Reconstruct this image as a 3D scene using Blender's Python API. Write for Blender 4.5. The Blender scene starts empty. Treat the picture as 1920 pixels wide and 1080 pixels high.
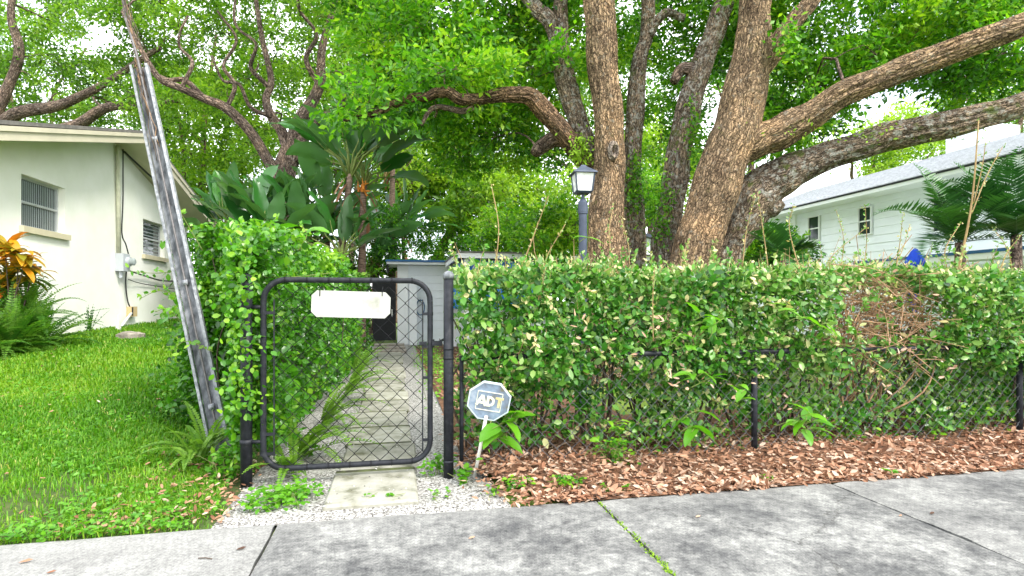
import bpy, math, random
import numpy as np
from mathutils import Vector, Matrix
rng = np.random.default_rng(7)
random.seed(7)
scene = bpy.context.scene
COL = scene.collection
R = math.radians

# ------------------------------------------------------------------ camera, sky, sun, exposure
F = 1054.0            # focal length in photo pixels (1920 wide)
HOR = 568.0           # horizon row in the photo
CAMH = 1.12
YAW = R(11.6)
cam = bpy.data.cameras.new("camera")
cam.sensor_width = 36.0
cam.lens = F / 1920.0 * 36.0
cam.shift_y = (HOR - 540.0) / 1920.0
cam.clip_start = 0.05
cam.clip_end = 600.0
cam_ob = bpy.data.objects.new("camera", cam)
COL.objects.link(cam_ob)
cam_ob.location = (0, 0, CAMH)
cam_ob.rotation_euler = (R(90), 0, -YAW)
scene.camera = cam_ob

SUN_EL, SUN_ROT = R(46), R(142)
world = bpy.data.worlds.new("World")
scene.world = world
world.use_nodes = True
wn, wl = world.node_tree.nodes, world.node_tree.links
wn.clear()
w_out = wn.new("ShaderNodeOutputWorld")
w_bg = wn.new("ShaderNodeBackground")
w_sky = wn.new("ShaderNodeTexSky")
w_sky.sky_type = 'NISHITA'
w_sky.sun_disc = False
w_sky.sun_elevation = SUN_EL
w_sky.sun_rotation = SUN_ROT
w_sky.air_density = 1.0
w_sky.dust_density = 2.0
w_co = wn.new("ShaderNodeTexCoord")
w_no = wn.new("ShaderNodeTexNoise")
w_no.inputs["Scale"].default_value = 2.2
w_no.inputs["Detail"].default_value = 6
w_rp = wn.new("ShaderNodeValToRGB")
w_rp.color_ramp.elements[0].position = 0.36
w_rp.color_ramp.elements[0].color = (0.35, 0.35, 0.35, 1)
w_rp.color_ramp.elements[1].position = 0.56
w_rp.color_ramp.elements[1].color = (0.97, 0.97, 0.97, 1)
w_mx = wn.new("ShaderNodeMixRGB")
w_mx.inputs[2].default_value = (9.4, 9.6, 9.9, 1)      # bright thin cloud
wl.new(w_co.outputs["Generated"], w_no.inputs["Vector"])
wl.new(w_no.outputs["Fac"], w_rp.inputs["Fac"])
wl.new(w_rp.outputs["Color"], w_mx.inputs[0])
wl.new(w_sky.outputs["Color"], w_mx.inputs[1])
wl.new(w_mx.outputs["Color"], w_bg.inputs["Color"])
w_bg.inputs["Strength"].default_value = 0.15
wl.new(w_bg.outputs["Background"], w_out.inputs["Surface"])

sun = bpy.data.lights.new("sun", 'SUN')
sun.energy = 1.5
sun.angle = R(14)
sun.color = (1.0, 0.955, 0.88)
sun_ob = bpy.data.objects.new("sun", sun)
COL.objects.link(sun_ob)
sd = Vector((math.sin(SUN_ROT) * math.cos(SUN_EL), math.cos(SUN_ROT) * math.cos(SUN_EL), math.sin(SUN_EL)))
sun_ob.rotation_euler = sd.to_track_quat('Z', 'Y').to_euler()
sun_ob.location = (0, -5, 20)

vs = scene.view_settings
vs.view_transform = 'Standard'
vs.look = 'None'
vs.gamma = 1.0
vs.use_curve_mapping = False
vs.exposure = 1.5
scene.cycles.max_bounces = 8
scene.cycles.diffuse_bounces = 5
scene.cycles.transmission_bounces = 6
scene.cycles.use_denoising = True

# ------------------------------------------------------------------ pixel rays (photo pixels -> places)
SA, CA = math.sin(YAW), math.cos(YAW)
def P(px, py, D):
    xc = (px - 960.0) / F
    return np.array([D * (SA + CA * xc), D * (CA - SA * xc), CAMH + (HOR - py) / F * D])
def onX(px, py, X):
    xc = (px - 960.0) / F
    return P(px, py, X / (SA + CA * xc))
def onY(px, py, Y):
    xc = (px - 960.0) / F
    return P(px, py, Y / (CA - SA * xc))
def onZ(px, py, z=0.0):
    return P(px, py, (CAMH - z) * F / (py - HOR))

# ------------------------------------------------------------------ materials
def new_mat(name):
    m = bpy.data.materials.new(name)
    m.use_nodes = True
    nt = m.node_tree
    nt.nodes.clear()
    out = nt.nodes.new("ShaderNodeOutputMaterial")
    return m, nt.nodes, nt.links, out

def ramp(nodes, stops):
    r = nodes.new("ShaderNodeValToRGB")
    el = r.color_ramp.elements
    while len(el) < len(stops):
        el.new(0.5)
    for e, (p, c) in zip(el, stops):
        e.position = p
        e.color = (*c, 1)
    return r

def noise_mat(name, stops, scale=6.0, rough=0.7, bump=0.0, bscale=40.0, metallic=0.0, stretch=(1, 1, 1), detail=6.0, spec=0.4, coat=0.0, attr=None):
    m, n, l, out = new_mat(name)
    b = n.new("ShaderNodeBsdfPrincipled")
    co = n.new("ShaderNodeTexCoord")
    src = co.outputs["Object"]
    if attr:
        a = n.new("ShaderNodeAttribute")
        a.attribute_name = attr
        src = a.outputs["Vector"]
    mp = n.new("ShaderNodeMapping")
    mp.inputs["Scale"].default_value = stretch
    l.new(src, mp.inputs["Vector"])
    no = n.new("ShaderNodeTexNoise")
    no.inputs["Scale"].default_value = scale
    no.inputs["Detail"].default_value = detail
    no.inputs["Roughness"].default_value = 0.6
    l.new(mp.outputs["Vector"], no.inputs["Vector"])
    rp = ramp(n, stops)
    l.new(no.outputs["Fac"], rp.inputs["Fac"])
    l.new(rp.outputs["Color"], b.inputs["Base Color"])
    b.inputs["Roughness"].default_value = rough
    b.inputs["Metallic"].default_value = metallic
    b.inputs["Specular IOR Level"].default_value = spec
    b.inputs["Coat Weight"].default_value = coat
    if bump > 0:
        n2 = n.new("ShaderNodeTexNoise")
        n2.inputs["Scale"].default_value = bscale
        n2.inputs["Detail"].default_value = 5
        l.new(mp.outputs["Vector"], n2.inputs["Vector"])
        bm = n.new("ShaderNodeBump")
        bm.inputs["Strength"].default_value = bump
        bm.inputs["Distance"].default_value = 0.01
        l.new(n2.outputs["Fac"], bm.inputs["Height"])
        l.new(bm.outputs["Normal"], b.inputs["Normal"])
    l.new(b.outputs["BSDF"], out.inputs["Surface"])
    return m

def two(c, v=0.12):
    return [(0.3, tuple(x * (1 - v) for x in c)), (0.7, tuple(min(1, x * (1 + v)) for x in c))]

def leaf_mat(name, stops, rough=0.45, trans=0.35, tcol=(1.3, 1.4, 0.6), spec=0.4, under=None):
    """leaf: colour from the per-leaf attribute 'tint', light passing through it"""
    m, n, l, out = new_mat(name)
    a = n.new("ShaderNodeAttribute")
    a.attribute_name = "tint"
    rp = ramp(n, stops)
    l.new(a.outputs["Fac"], rp.inputs["Fac"])
    col = rp.outputs["Color"]
    if under is not None:
        g = n.new("ShaderNodeNewGeometry")
        mx = n.new("ShaderNodeMixRGB")
        mul = n.new("ShaderNodeMath")
        mul.operation = 'MULTIPLY'
        mul.inputs[1].default_value = 0.75
        l.new(g.outputs["Backfacing"], mul.inputs[0])
        l.new(mul.outputs[0], mx.inputs[0])
        l.new(col, mx.inputs[1])
        mx.inputs[2].default_value = (*under, 1)
        col = mx.outputs["Color"]
    b = n.new("ShaderNodeBsdfPrincipled")
    b.inputs["Roughness"].default_value = rough
    b.inputs["Specular IOR Level"].default_value = spec
    l.new(col, b.inputs["Base Color"])
    t = n.new("ShaderNodeBsdfTranslucent")
    mm = n.new("ShaderNodeMixRGB")
    mm.blend_type = 'MULTIPLY'
    mm.inputs[0].default_value = 1.0
    mm.inputs[2].default_value = (*tcol, 1)
    l.new(col, mm.inputs[1])
    l.new(mm.outputs["Color"], t.inputs["Color"])
    mix = n.new("ShaderNodeMixShader")
    mix.inputs[0].default_value = trans
    l.new(b.outputs["BSDF"], mix.inputs[1])
    l.new(t.outputs["BSDF"], mix.inputs[2])
    l.new(mix.outputs[0], out.inputs["Surface"])
    return m

def bark_mat(name, ridge, furrow, lichen=None, lichen_amt=0.5, moss=None, scale=16.0, moss_amt=0.5):
    m, n, l, out = new_mat(name)
    a = n.new("ShaderNodeAttribute")
    a.attribute_name = "bark"
    co = n.new("ShaderNodeTexCoord")
    def nz(src, sc_, det, ro=0.6):
        q = n.new("ShaderNodeTexNoise")
        q.inputs["Scale"].default_value = sc_
        q.inputs["Detail"].default_value = det
        q.inputs["Roughness"].default_value = ro
        l.new(src, q.inputs["Vector"])
        return q
    def math_(op, x, y):
        q = n.new("ShaderNodeMath")
        q.operation = op
        for i_, v_ in enumerate((x, y)):
            if isinstance(v_, (int, float)): q.inputs[i_].default_value = v_
            else: l.new(v_, q.inputs[i_])
        return q.outputs[0]
    warp = nz(co.outputs["Object"], 7.0, 5)
    vm = n.new("ShaderNodeVectorMath")
    vm.operation = 'MULTIPLY_ADD'
    vm.inputs[1].default_value = (0.10, 0.10, 0.12)
    l.new(warp.outputs["Color"], vm.inputs[0])
    l.new(a.outputs["Vector"], vm.inputs[2])
    v = n.new("ShaderNodeTexVoronoi")
    v.feature = 'DISTANCE_TO_EDGE'
    v.inputs["Scale"].default_value = scale
    l.new(vm.outputs[0], v.inputs["Vector"])
    plate = nz(vm.outputs[0], scale * 0.9, 8, 0.75)
    fine = nz(co.outputs["Object"], 55.0, 8, 0.75)
    big = nz(co.outputs["Object"], 2.2, 7, 0.65)
    h = math_('ADD', math_('MULTIPLY', math_('MINIMUM', v.outputs["Distance"], 0.30), 1.5), math_('ADD', math_('MULTIPLY', plate.outputs["Fac"], 0.75), math_('MULTIPLY', fine.outputs["Fac"], 0.35)))
    mid = tuple((x * 0.55 + y * 0.45) for x, y in zip(ridge, furrow))
    rp = ramp(n, [(0.50, furrow), (0.62, mid), (0.76, ridge), (0.95, tuple(min(1, c * 1.8) for c in ridge))])
    l.new(h, rp.inputs["Fac"])
    def mulc(c1, c2):
        x = n.new("ShaderNodeMixRGB"); x.blend_type = 'MULTIPLY'; x.inputs[0].default_value = 1.0
        l.new(c1, x.inputs[1]); l.new(c2, x.inputs[2])
        return x.outputs["Color"]
    hr = ramp(n, [(0.34, (0.52, 0.50, 0.50)), (0.5, (1.0, 1.0, 1.0)), (0.66, (1.4, 1.30, 1.18))])
    l.new(big.outputs["Fac"], hr.inputs["Fac"])
    fr = ramp(n, [(0.36, (0.45, 0.45, 0.46)), (0.5, (1.0, 1.0, 1.0)), (0.64, (1.55, 1.52, 1.48))])
    l.new(fine.outputs["Fac"], fr.inputs["Fac"])
    col = mulc(mulc(rp.outputs["Color"], hr.outputs["Color"]), fr.outputs["Color"])
    def overlay(col, c, amt, sc_, lo, soft=0.08):
        q = nz(co.outputs["Object"], sc_, 9, 0.7)
        r = ramp(n, [(lo, (0, 0, 0)), (lo + soft, (amt, amt, amt))])
        l.new(q.outputs["Fac"], r.inputs["Fac"])
        x = n.new("ShaderNodeMixRGB")
        l.new(r.outputs["Color"], x.inputs[0])
        l.new(col, x.inputs[1])
        x.inputs[2].default_value = (*c, 1)
        return x.outputs["Color"]
    if lichen:
        col = overlay(col, lichen, 0.8, 13.0, 0.63 - 0.16 * lichen_amt)
    if moss:
        col = overlay(col, moss, 0.75, 4.5, 0.66 - 0.16 * moss_amt)
    b = n.new("ShaderNodeBsdfPrincipled")
    b.inputs["Roughness"].default_value = 0.92
    b.inputs["Specular IOR Level"].default_value = 0.15
    l.new(col, b.inputs["Base Color"])
    bm = n.new("ShaderNodeBump")
    bm.inputs["Strength"].default_value = 1.0
    bm.inputs["Distance"].default_value = 0.05
    l.new(h, bm.inputs["Height"])
    l.new(bm.outputs["Normal"], b.inputs["Normal"])
    l.new(b.outputs["BSDF"], out.inputs["Surface"])
    return m

def glass_mat(name, col, rough=0.08):
    m, n, l, out = new_mat(name)
    b = n.new("ShaderNodeBsdfPrincipled")
    b.inputs["Base Color"].default_value = (*col, 1)
    b.inputs["Roughness"].default_value = rough
    b.inputs["Specular IOR Level"].default_value = 0.6
    l.new(b.outputs["BSDF"], out.inputs["Surface"])
    return m

M = {}
M['black_metal'] = noise_mat('black_metal', [(0.32, (0.009, 0.010, 0.013)), (0.6, (0.020, 0.022, 0.028)), (0.74, (0.045, 0.043, 0.045))], 30, 0.5, 0.15, 90, spec=0.22)
M['wire'] = noise_mat('black_wire', two((0.010, 0.010, 0.012)), 20, 0.7, spec=0.2)
M['galv'] = noise_mat('galvanised', [(0.34, (0.13, 0.14, 0.155)), (0.5, (0.26, 0.27, 0.29)), (0.68, (0.38, 0.39, 0.41))], 30, 0.7, 0.1, 80, metallic=0.1)
M['galv_inner'] = noise_mat('weathered_zinc', [(0.34, (0.055, 0.06, 0.068)), (0.48, (0.15, 0.16, 0.175)), (0.66, (0.30, 0.31, 0.335))], 22, 0.75, 0.1, 60, stretch=(1, 1, 0.45))
M['cable'] = noise_mat('steel_cable', two((0.16, 0.15, 0.15), 0.3), 40, 0.6, metallic=0.4)
M['plaque'] = noise_mat('white_plaque', [(0.32, (0.27, 0.27, 0.23)), (0.48, (0.40, 0.40, 0.365)), (0.65, (0.45, 0.45, 0.42))], 7, 0.5, detail=8)
M['stucco'] = noise_mat('pale_stucco', [(0.3, (0.80, 0.81, 0.72)), (0.7, (0.87, 0.87, 0.81))], 2.2, 0.88, 0.25, 120)
M['fascia'] = noise_mat('cream_fascia', two((0.58, 0.53, 0.41), 0.08), 3, 0.7)
M['soffit'] = noise_mat('cream_soffit', two((0.62, 0.58, 0.42), 0.06), 3, 0.8)
M['sill'] = noise_mat('tan_sill', two((0.55, 0.50, 0.35), 0.08), 6, 0.8)
M['roof_dark'] = noise_mat('grey_roofing', two((0.16, 0.15, 0.14), 0.3), 12, 0.95, 0.3, 80)
M['white_paint'] = noise_mat('white_paint', two((0.83, 0.86, 0.90), 0.03), 3, 0.6)
M['white_trim'] = noise_mat('white_trim', two((0.82, 0.83, 0.83), 0.03), 3, 0.45)
M['alu'] = noise_mat('window_aluminium', two((0.55, 0.57, 0.58), 0.06), 8, 0.45, metallic=0.3)
M['glass_dark'] = glass_mat('window_glass', (0.02, 0.03, 0.035), 0.06)
M['blind'] = noise_mat('grey_blind', two((0.30, 0.34, 0.34), 0.1), 5, 0.7)
M['shingle'] = noise_mat('grey_shingle', [(0.3, (0.37, 0.38, 0.41)), (0.7, (0.56, 0.57, 0.61))], 9, 0.9, 0.2, 60)
M['blue_edge'] = noise_mat('blue_drip_edge', two((0.02, 0.10, 0.24), 0.15), 4, 0.5)
M['blue_tarp'] = noise_mat('blue_tarp', two((0.02, 0.19, 0.62), 0.25), 6, 0.5)
M['blue_cloth'] = noise_mat('blue_cloth', two((0.015, 0.07, 0.55), 0.2), 6, 0.8)
M['dark'] = noise_mat('dark_board', two((0.012, 0.013, 0.014), 0.3), 5, 0.7)
M['meter'] = noise_mat('meter_grey', two((0.46, 0.49, 0.52), 0.06), 8, 0.5, metallic=0.1)
M['conduit'] = noise_mat('painted_conduit', two((0.52, 0.52, 0.40), 0.2), 8, 0.7)
M['cable_black'] = noise_mat('black_cable', two((0.02, 0.02, 0.02)), 8, 0.6)
M['beige'] = noise_mat('beige_plastic', two((0.55, 0.42, 0.22), 0.1), 8, 0.6)
M['pvc'] = noise_mat('white_pvc', two((0.78, 0.77, 0.72), 0.06), 8, 0.5)
M['stone'] = noise_mat('pale_stone', two((0.27, 0.24, 0.20), 0.45), 14, 0.9, 0.4, 40)
M['lamp_metal'] = noise_mat('lamp_blue_grey', two((0.045, 0.058, 0.09), 0.25), 12, 0.5)
M['lamp_glass'] = noise_mat('dirty_lamp_glass', [(0.35, (0.50, 0.50, 0.45)), (0.6, (0.80, 0.81, 0.82))], 16, 0.25)
M['twig'] = noise_mat('tan_twig', two((0.30, 0.20, 0.09), 0.3), 12, 0.8)
M['twig_green'] = noise_mat('green_stem', two((0.16, 0.20, 0.05), 0.3), 12, 0.7)
M['twig_dark'] = noise_mat('dark_twig', two((0.085, 0.062, 0.045), 0.35), 12, 0.9)
M['twig_dead'] = noise_mat('dead_twig', two((0.33, 0.20, 0.11), 0.4), 12, 0.9)
M['frond_rib'] = noise_mat('frond_rib', two((0.12, 0.14, 0.04), 0.3), 12, 0.7)
M['bird_stem'] = noise_mat('ringed_stem', [(0.35, (0.06, 0.04, 0.03)), (0.5, (0.17, 0.11, 0.08)), (0.7, (0.30, 0.21, 0.16))], 9, 0.85, 0.3, 30, stretch=(1, 1, 6))
M['bract'] = noise_mat('orange_bract', two((0.62, 0.22, 0.03), 0.4), 20, 0.7)

# leaves
M['lf_camphor'] = leaf_mat('camphor_leaf', [(0.0, (0.016, 0.065, 0.007)), (0.45, (0.065, 0.22, 0.011)), (0.75, (0.15, 0.36, 0.015)), (1.0, (0.30, 0.48, 0.03))], 0.4, 0.5)
M['lf_oak'] = leaf_mat('oak_leaf', [(0.0, (0.035, 0.075, 0.015)), (0.5, (0.105, 0.25, 0.018)), (1.0, (0.30, 0.48, 0.04))], 0.45, 0.48)
M['lf_far'] = leaf_mat('far_tree_leaf', [(0.0, (0.035, 0.085, 0.012)), (0.5, (0.11, 0.25, 0.018)), (1.0, (0.30, 0.45, 0.035))], 0.5, 0.48)
M['lf_hedge'] = leaf_mat('hedge_leaf', [(0.0, (0.010, 0.052, 0.006)), (0.45, (0.036, 0.165, 0.010)), (0.78, (0.125, 0.30, 0.028)), (0.9, (0.35, 0.42, 0.17)), (1.0, (0.60, 0.48, 0.24))], 0.33, 0.26, spec=0.45, under=(0.20, 0.33, 0.11))
M['lf_vine'] = leaf_mat('vine_leaf', [(0.0, (0.012, 0.06, 0.006)), (0.5, (0.07, 0.25, 0.010)), (1.0, (0.28, 0.48, 0.03))], 0.30, 0.38, spec=0.5)
M['lf_bird'] = leaf_mat('banana_leaf', [(0.0, (0.012, 0.065, 0.014)), (0.6, (0.036, 0.155, 0.022)), (1.0, (0.10, 0.29, 0.045))], 0.28, 0.28, spec=0.55, under=(0.09, 0.19, 0.075))
M['lf_bright'] = leaf_mat('bright_leaf', [(0.0, (0.05, 0.20, 0.008)), (1.0, (0.16, 0.40, 0.02))], 0.38, 0.42)
M['lf_fern'] = leaf_mat('fern_leaf', [(0.0, (0.05, 0.17, 0.015)), (1.0, (0.20, 0.36, 0.04))], 0.45, 0.4)
M['lf_palm'] = leaf_mat('palm_leaf', [(0.0, (0.010, 0.055, 0.015)), (1.0, (0.05, 0.16, 0.03))], 0.35, 0.25)
M['lf_croton'] = leaf_mat('croton_leaf', [(0.0, (0.08, 0.16, 0.015)), (0.25, (0.34, 0.26, 0.015)), (0.55, (0.62, 0.28, 0.015)), (0.8, (0.58, 0.09, 0.015)), (1.0, (0.30, 0.02, 0.015))], 0.35, 0.3, tcol=(1.2, 1.0, 0.7))
M['lf_dead'] = leaf_mat('dead_leaf', [(0.0, (0.075, 0.040, 0.026)), (0.3, (0.25, 0.115, 0.062)), (0.65, (0.42, 0.245, 0.155)), (1.0, (0.56, 0.43, 0.33))], 0.7, 0.12, tcol=(1.1, 0.9, 0.7), spec=0.2)
M['grass'] = leaf_mat('grass_blade', [(0.0, (0.040, 0.15, 0.006)), (0.55, (0.105, 0.29, 0.010)), (0.92, (0.24, 0.40, 0.022)), (1.0, (0.42, 0.36, 0.13))], 0.5, 0.4)
M['shell'] = leaf_mat('white_shell', [(0.0, (0.05, 0.045, 0.04)), (0.25, (0.20, 0.19, 0.175)), (0.6, (0.40, 0.39, 0.37)), (1.0, (0.58, 0.57, 0.54))], 0.7, 0.0)
M['moss'] = leaf_mat('moss', [(0.0, (0.10, 0.20, 0.01)), (1.0, (0.25, 0.42, 0.02))], 0.8, 0.2)

# bark
BARK_BROWN = bark_mat('camphor_bark', (0.25, 0.175, 0.108), (0.027, 0.017, 0.010), lichen=(0.30, 0.27, 0.215), lichen_amt=0.35, moss=(0.11, 0.11, 0.03), moss_amt=0.3, scale=30)
BARK_LICHEN = bark_mat('lichened_bark', (0.19, 0.145, 0.105), (0.024, 0.018, 0.012), lichen=(0.44, 0.43, 0.375), lichen_amt=0.72, moss=(0.10, 0.14, 0.022), moss_amt=0.55, scale=30)
BARK_OAK = bark_mat('oak_bark', (0.175, 0.13, 0.105), (0.032, 0.022, 0.018), lichen=(0.34, 0.32, 0.29), lichen_amt=0.25, scale=22)
BARK_FAR = bark_mat('far_bark', (0.17, 0.12, 0.095), (0.045, 0.03, 0.024), scale=14)

# ------------------------------------------------------------------ mesh builder
class MB:
    def __init__(s):
        s.v, s.f, s.a, s.n = [], [], {}, 0
    def add(s, v, f, **attrs):
        v = np.asarray(v, float).reshape(-1, 3)
        f = np.asarray(f, int)
        s.v.append(v)
        if len(f):
            s.f.append(f + s.n)
        for k in set(list(attrs) + list(s.a)):
            d = attrs.get(k)
            if k not in s.a:
                s.a[k] = []
                if s.n:
                    s.a[k].append(np.zeros((s.n,) + np.shape(d)[1:]))
            if d is None:
                d = np.zeros((len(v),) + s.a[k][0].shape[1:])
            s.a[k].append(np.asarray(d, float))
        s.n += len(v)
    def box(s, lo, hi):
        (x0, y0, z0), (x1, y1, z1) = lo, hi
        s.add([(x0, y0, z0), (x1, y0, z0), (x1, y1, z0), (x0, y1, z0), (x0, y0, z1), (x1, y0, z1), (x1, y1, z1), (x0, y1, z1)],
              [(0, 3, 2, 1), (4, 5, 6, 7), (0, 1, 5, 4), (1, 2, 6, 5), (2, 3, 7, 6), (3, 0, 4, 7)])
    def tube(s, pts, rad, n=8, cap=True, lump=0.0, seed=0, tint=None):
        v, f, bark = tube(pts, rad, n, cap, lump, seed)
        if tint is None:
            s.add(v, f[0], bark=bark)
        else:
            s.add(v, f[0], tint=np.full(len(v), tint))
        if cap and len(f[1]):
            s.f.append(f[1] + s.n - len(v))
    def build(s, name, mat, parent=None, smooth=False, origin=None):
        v = np.concatenate(s.v)
        me = bpy.data.meshes.new(name)
        me.vertices.add(len(v))
        me.vertices.foreach_set("co", v.ravel())
        loops = np.concatenate([f.ravel() for f in s.f])
        starts, c = [], 0
        for f in s.f:
            k = f.shape[1]
            starts.append(c + np.arange(len(f)) * k)
            c += f.size
        starts = np.concatenate(starts)
        me.loops.add(len(loops))
        me.loops.foreach_set("vertex_index", loops.astype(np.int32))
        me.polygons.add(len(starts))
        me.polygons.foreach_set("loop_start", starts.astype(np.int32))
        sm = bool(smooth or ('tint' in s.a))
        me.polygons.foreach_set("use_smooth", np.full(len(starts), sm, bool))
        me.update(calc_edges=True)
        for k, parts in s.a.items():
            d = np.concatenate(parts)
            if len(d) < len(v):
                d = np.concatenate([d, np.zeros((len(v) - len(d),) + d.shape[1:])])
            if d.ndim == 1:
                at = me.attributes.new(k, 'FLOAT', 'POINT')
                at.data.foreach_set("value", d.astype(np.float32))
            else:
                at = me.attributes.new(k, 'FLOAT_VECTOR', 'POINT')
                at.data.foreach_set("vector", d.astype(np.float32).ravel())
        me.materials.append(mat)
        return link(name, me, parent)

def link(name, me, parent=None):
    o = bpy.data.objects.new(name, me)
    COL.objects.link(o)
    if parent is not None:
        o.parent = parent
        o.matrix_parent_inverse = Matrix.Translation(-parent.location) if parent.type == 'EMPTY' else Matrix.Identity(4)
    return o

def root_loc(o):
    v = Vector((0, 0, 0))
    while o is not None:
        if o.type == 'EMPTY':
            v += o.location
        o = o.parent
    return v

def tube(pts, rad, n=8, cap=True, lump=0.0, seed=0):
    pts = np.asarray(pts, float)
    k = len(pts)
    rad = np.broadcast_to(np.asarray(rad, float), (k,))
    tan = np.gradient(pts, axis=0)
    tan /= np.linalg.norm(tan, axis=1)[:, None] + 1e-9
    ref = np.array([0, 0, 1.0]) if abs(tan[0][2]) < 0.8 else np.array([1.0, 0, 0])
    u = np.cross(tan[0], ref); u /= np.linalg.norm(u)
    U = [u]
    for i in range(1, k):
        u = U[-1] - tan[i] * np.dot(U[-1], tan[i])
        u /= np.linalg.norm(u) + 1e-9
        U.append(u)
    U = np.array(U)
    W = np.cross(tan, U)
    th = np.linspace(0, 2 * math.pi, n, endpoint=False)
    c, s_ = np.cos(th), np.sin(th)
    rr = np.repeat(rad[:, None], n, 1)
    length = np.concatenate([[0], np.cumsum(np.linalg.norm(np.diff(pts, axis=0), axis=1))])
    if lump > 0:
        q = np.random.default_rng(abs(int(seed)) + 11)
        for j in range(1, 7):
            ph, fz, am = q.uniform(0, 6.28), q.uniform(0.6, 4.0), lump / (j ** 0.7)
            rr = rr * (1 + am * 0.5 * np.sin(j * th[None, :] + ph + fz * length[:, None]))
        if n >= 24:
            for j in range(14):
                kf = q.integers(7, 22)
                rr = rr + 0.0030 * np.sin(kf * th[None, :] + q.uniform(0, 6.28) + 1.6 * np.sin(q.uniform(1.5, 5) * length[:, None] + q.uniform(0, 6.28)) + q.uniform(-4, 4) * length[:, None])
            rr = rr * (1 + 0.035 * np.sin(q.uniform(2, 4) * length + q.uniform(0, 6)) + 0.025 * np.sin(q.uniform(5, 9) * length + q.uniform(0, 6)))[:, None]
    v = pts[:, None, :] + rr[:, :, None] * (U[:, None, :] * c[None, :, None] + W[:, None, :] * s_[None, :, None])
    bark = np.stack([rad[:, None] * c[None, :] + 0 * length[:, None], rad[:, None] * s_[None, :] + 0 * length[:, None], np.repeat(length[:, None], n, 1) * 0.30 + seed * 1.7], -1)
    i = np.arange(k - 1)[:, None] * n
    j = np.arange(n)[None, :]
    f = np.stack([i + j, i + (j + 1) % n, i + n + (j + 1) % n, i + n + j], -1).reshape(-1, 4)
    caps = np.zeros((0, n), int)
    if cap:
        caps = np.array([list(range(n))[::-1], list(range((k - 1) * n, k * n))])
    return v.reshape(-1, 3), (f, caps), bark.reshape(-1, 3)

def smooth_path(ctrl, sub=6):
    """Catmull-Rom through rows of ctrl (any number of columns)"""
    c = np.asarray(ctrl, float)
    c = np.vstack([2 * c[0] - c[1], c, 2 * c[-1] - c[-2]])
    out = []
    t = np.linspace(0, 1, sub, endpoint=False)[:, None]
    for i in range(1, len(c) - 2):
        p0, p1, p2, p3 = c[i - 1], c[i], c[i + 1], c[i + 2]
        out.append(0.5 * ((2 * p1) + (-p0 + p2) * t + (2 * p0 - 5 * p1 + 4 * p2 - p3) * t ** 2 + (-p0 + 3 * p1 - 3 * p2 + p3) * t ** 3))
    out.append(c[-2][None])
    return np.vstack(out)

def tag(o, label=None, cat=None, group=None, kind=None):
    if label: o["label"] = label
    if cat: o["category"] = cat
    if group: o["group"] = group
    if kind: o["kind"] = kind
    return o

def thing(name, label, cat, loc=(0, 0, 0), group=None):
    o = bpy.data.objects.new(name, None)
    COL.objects.link(o)
    o.location = Vector([float(x) for x in loc])
    o.empty_display_size = 0.1
    return tag(o, label, cat, group)

def unit(v):
    return v / (np.linalg.norm(v, axis=-1, keepdims=True) + 1e-9)

def fn(x, y, z, s=1.0, seed=0):
    """cheap smooth noise, about -1..1"""
    q = np.random.default_rng(abs(int(seed)))
    out = 0
    for i in range(6):
        k = q.normal(size=3)
        k = k / np.linalg.norm(k) * q.uniform(0.6, 2.2) * s
        out = out + np.sin(k[0] * x + k[1] * y + k[2] * z + q.uniform(0, 6.28))
    return out / 3.2

# leaf templates: (along, across, lift) with faces
T_RHOMB = (np.array([(0, 0, 0), (0.45, -0.5, 0.10), (1, 0, -0.05), (0.45, 0.5, 0.10)]), np.array([(0, 1, 2), (0, 2, 3)]))
T_OVAL = (np.array([(0, 0, 0), (0.25, -0.40, 0.08), (0.62, -0.44, 0.06), (1, 0, -0.10), (0.62, 0.44, 0.06), (0.25, 0.40, 0.08), (0.5, 0, 0.0)]),
          np.array([(0, 1, 6), (1, 2, 6), (2, 3, 6), (3, 4, 6), (4, 5, 6), (5, 0, 6)]))
T_DEAD = (np.array([(0, 0, 0), (0.3, -0.36, 0.16), (0.7, -0.30, 0.10), (1, 0, 0.12), (0.7, 0.34, 0.20), (0.3, 0.38, 0.05), (0.5, 0, 0.0)]), T_OVAL[1])

def leaves(mb, pos, along, normal, length, width, tint, tpl=T_RHOMB):
    pos, along, normal = (np.asarray(a, float) for a in (pos, along, normal))
    N = len(pos)
    if N == 0:
        return
    a = unit(along)
    n = normal - a * np.sum(normal * a, 1, keepdims=True)
    n = unit(n)
    b = np.cross(n, a)
    T, Fc = tpl
    L = np.broadcast_to(length, (N,))[:, None, None]
    W = np.broadcast_to(width, (N,))[:, None, None]
    v = pos[:, None, :] + a[:, None, :] * T[None, :, 0:1] * L + b[:, None, :] * T[None, :, 1:2] * W + n[:, None, :] * T[None, :, 2:3] * W
    f = (Fc[None] + (np.arange(N) * len(T))[:, None, None]).reshape(-1, 3)
    mb.add(v.reshape(-1, 3), f, tint=np.repeat(np.clip(np.broadcast_to(tint, (N,)), 0, 1), len(T)))

# ------------------------------------------------------------------ the ground
def sstep(a, b, x):
    t = np.clip((x - a) / (b - a), 0, 1)
    return t * t * (3 - 2 * t)

def ground_z(x, y):
    x, y = np.asarray(x, float), np.asarray(y, float)
    rise = np.interp(y, [3.05, 3.4, 4.2, 6.0, 8.0, 9.9, 13.0, 20, 40], [0, 0.025, 0.12, 0.36, 0.56, 0.62, 0.70, 0.8, 0.8])
    w = 1 - sstep(-2.3, -1.0, x)
    return rise * w + 0.012 * fn(x, y, 0, 2.0, 3) * w * sstep(3.1, 4.0, y)

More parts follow.
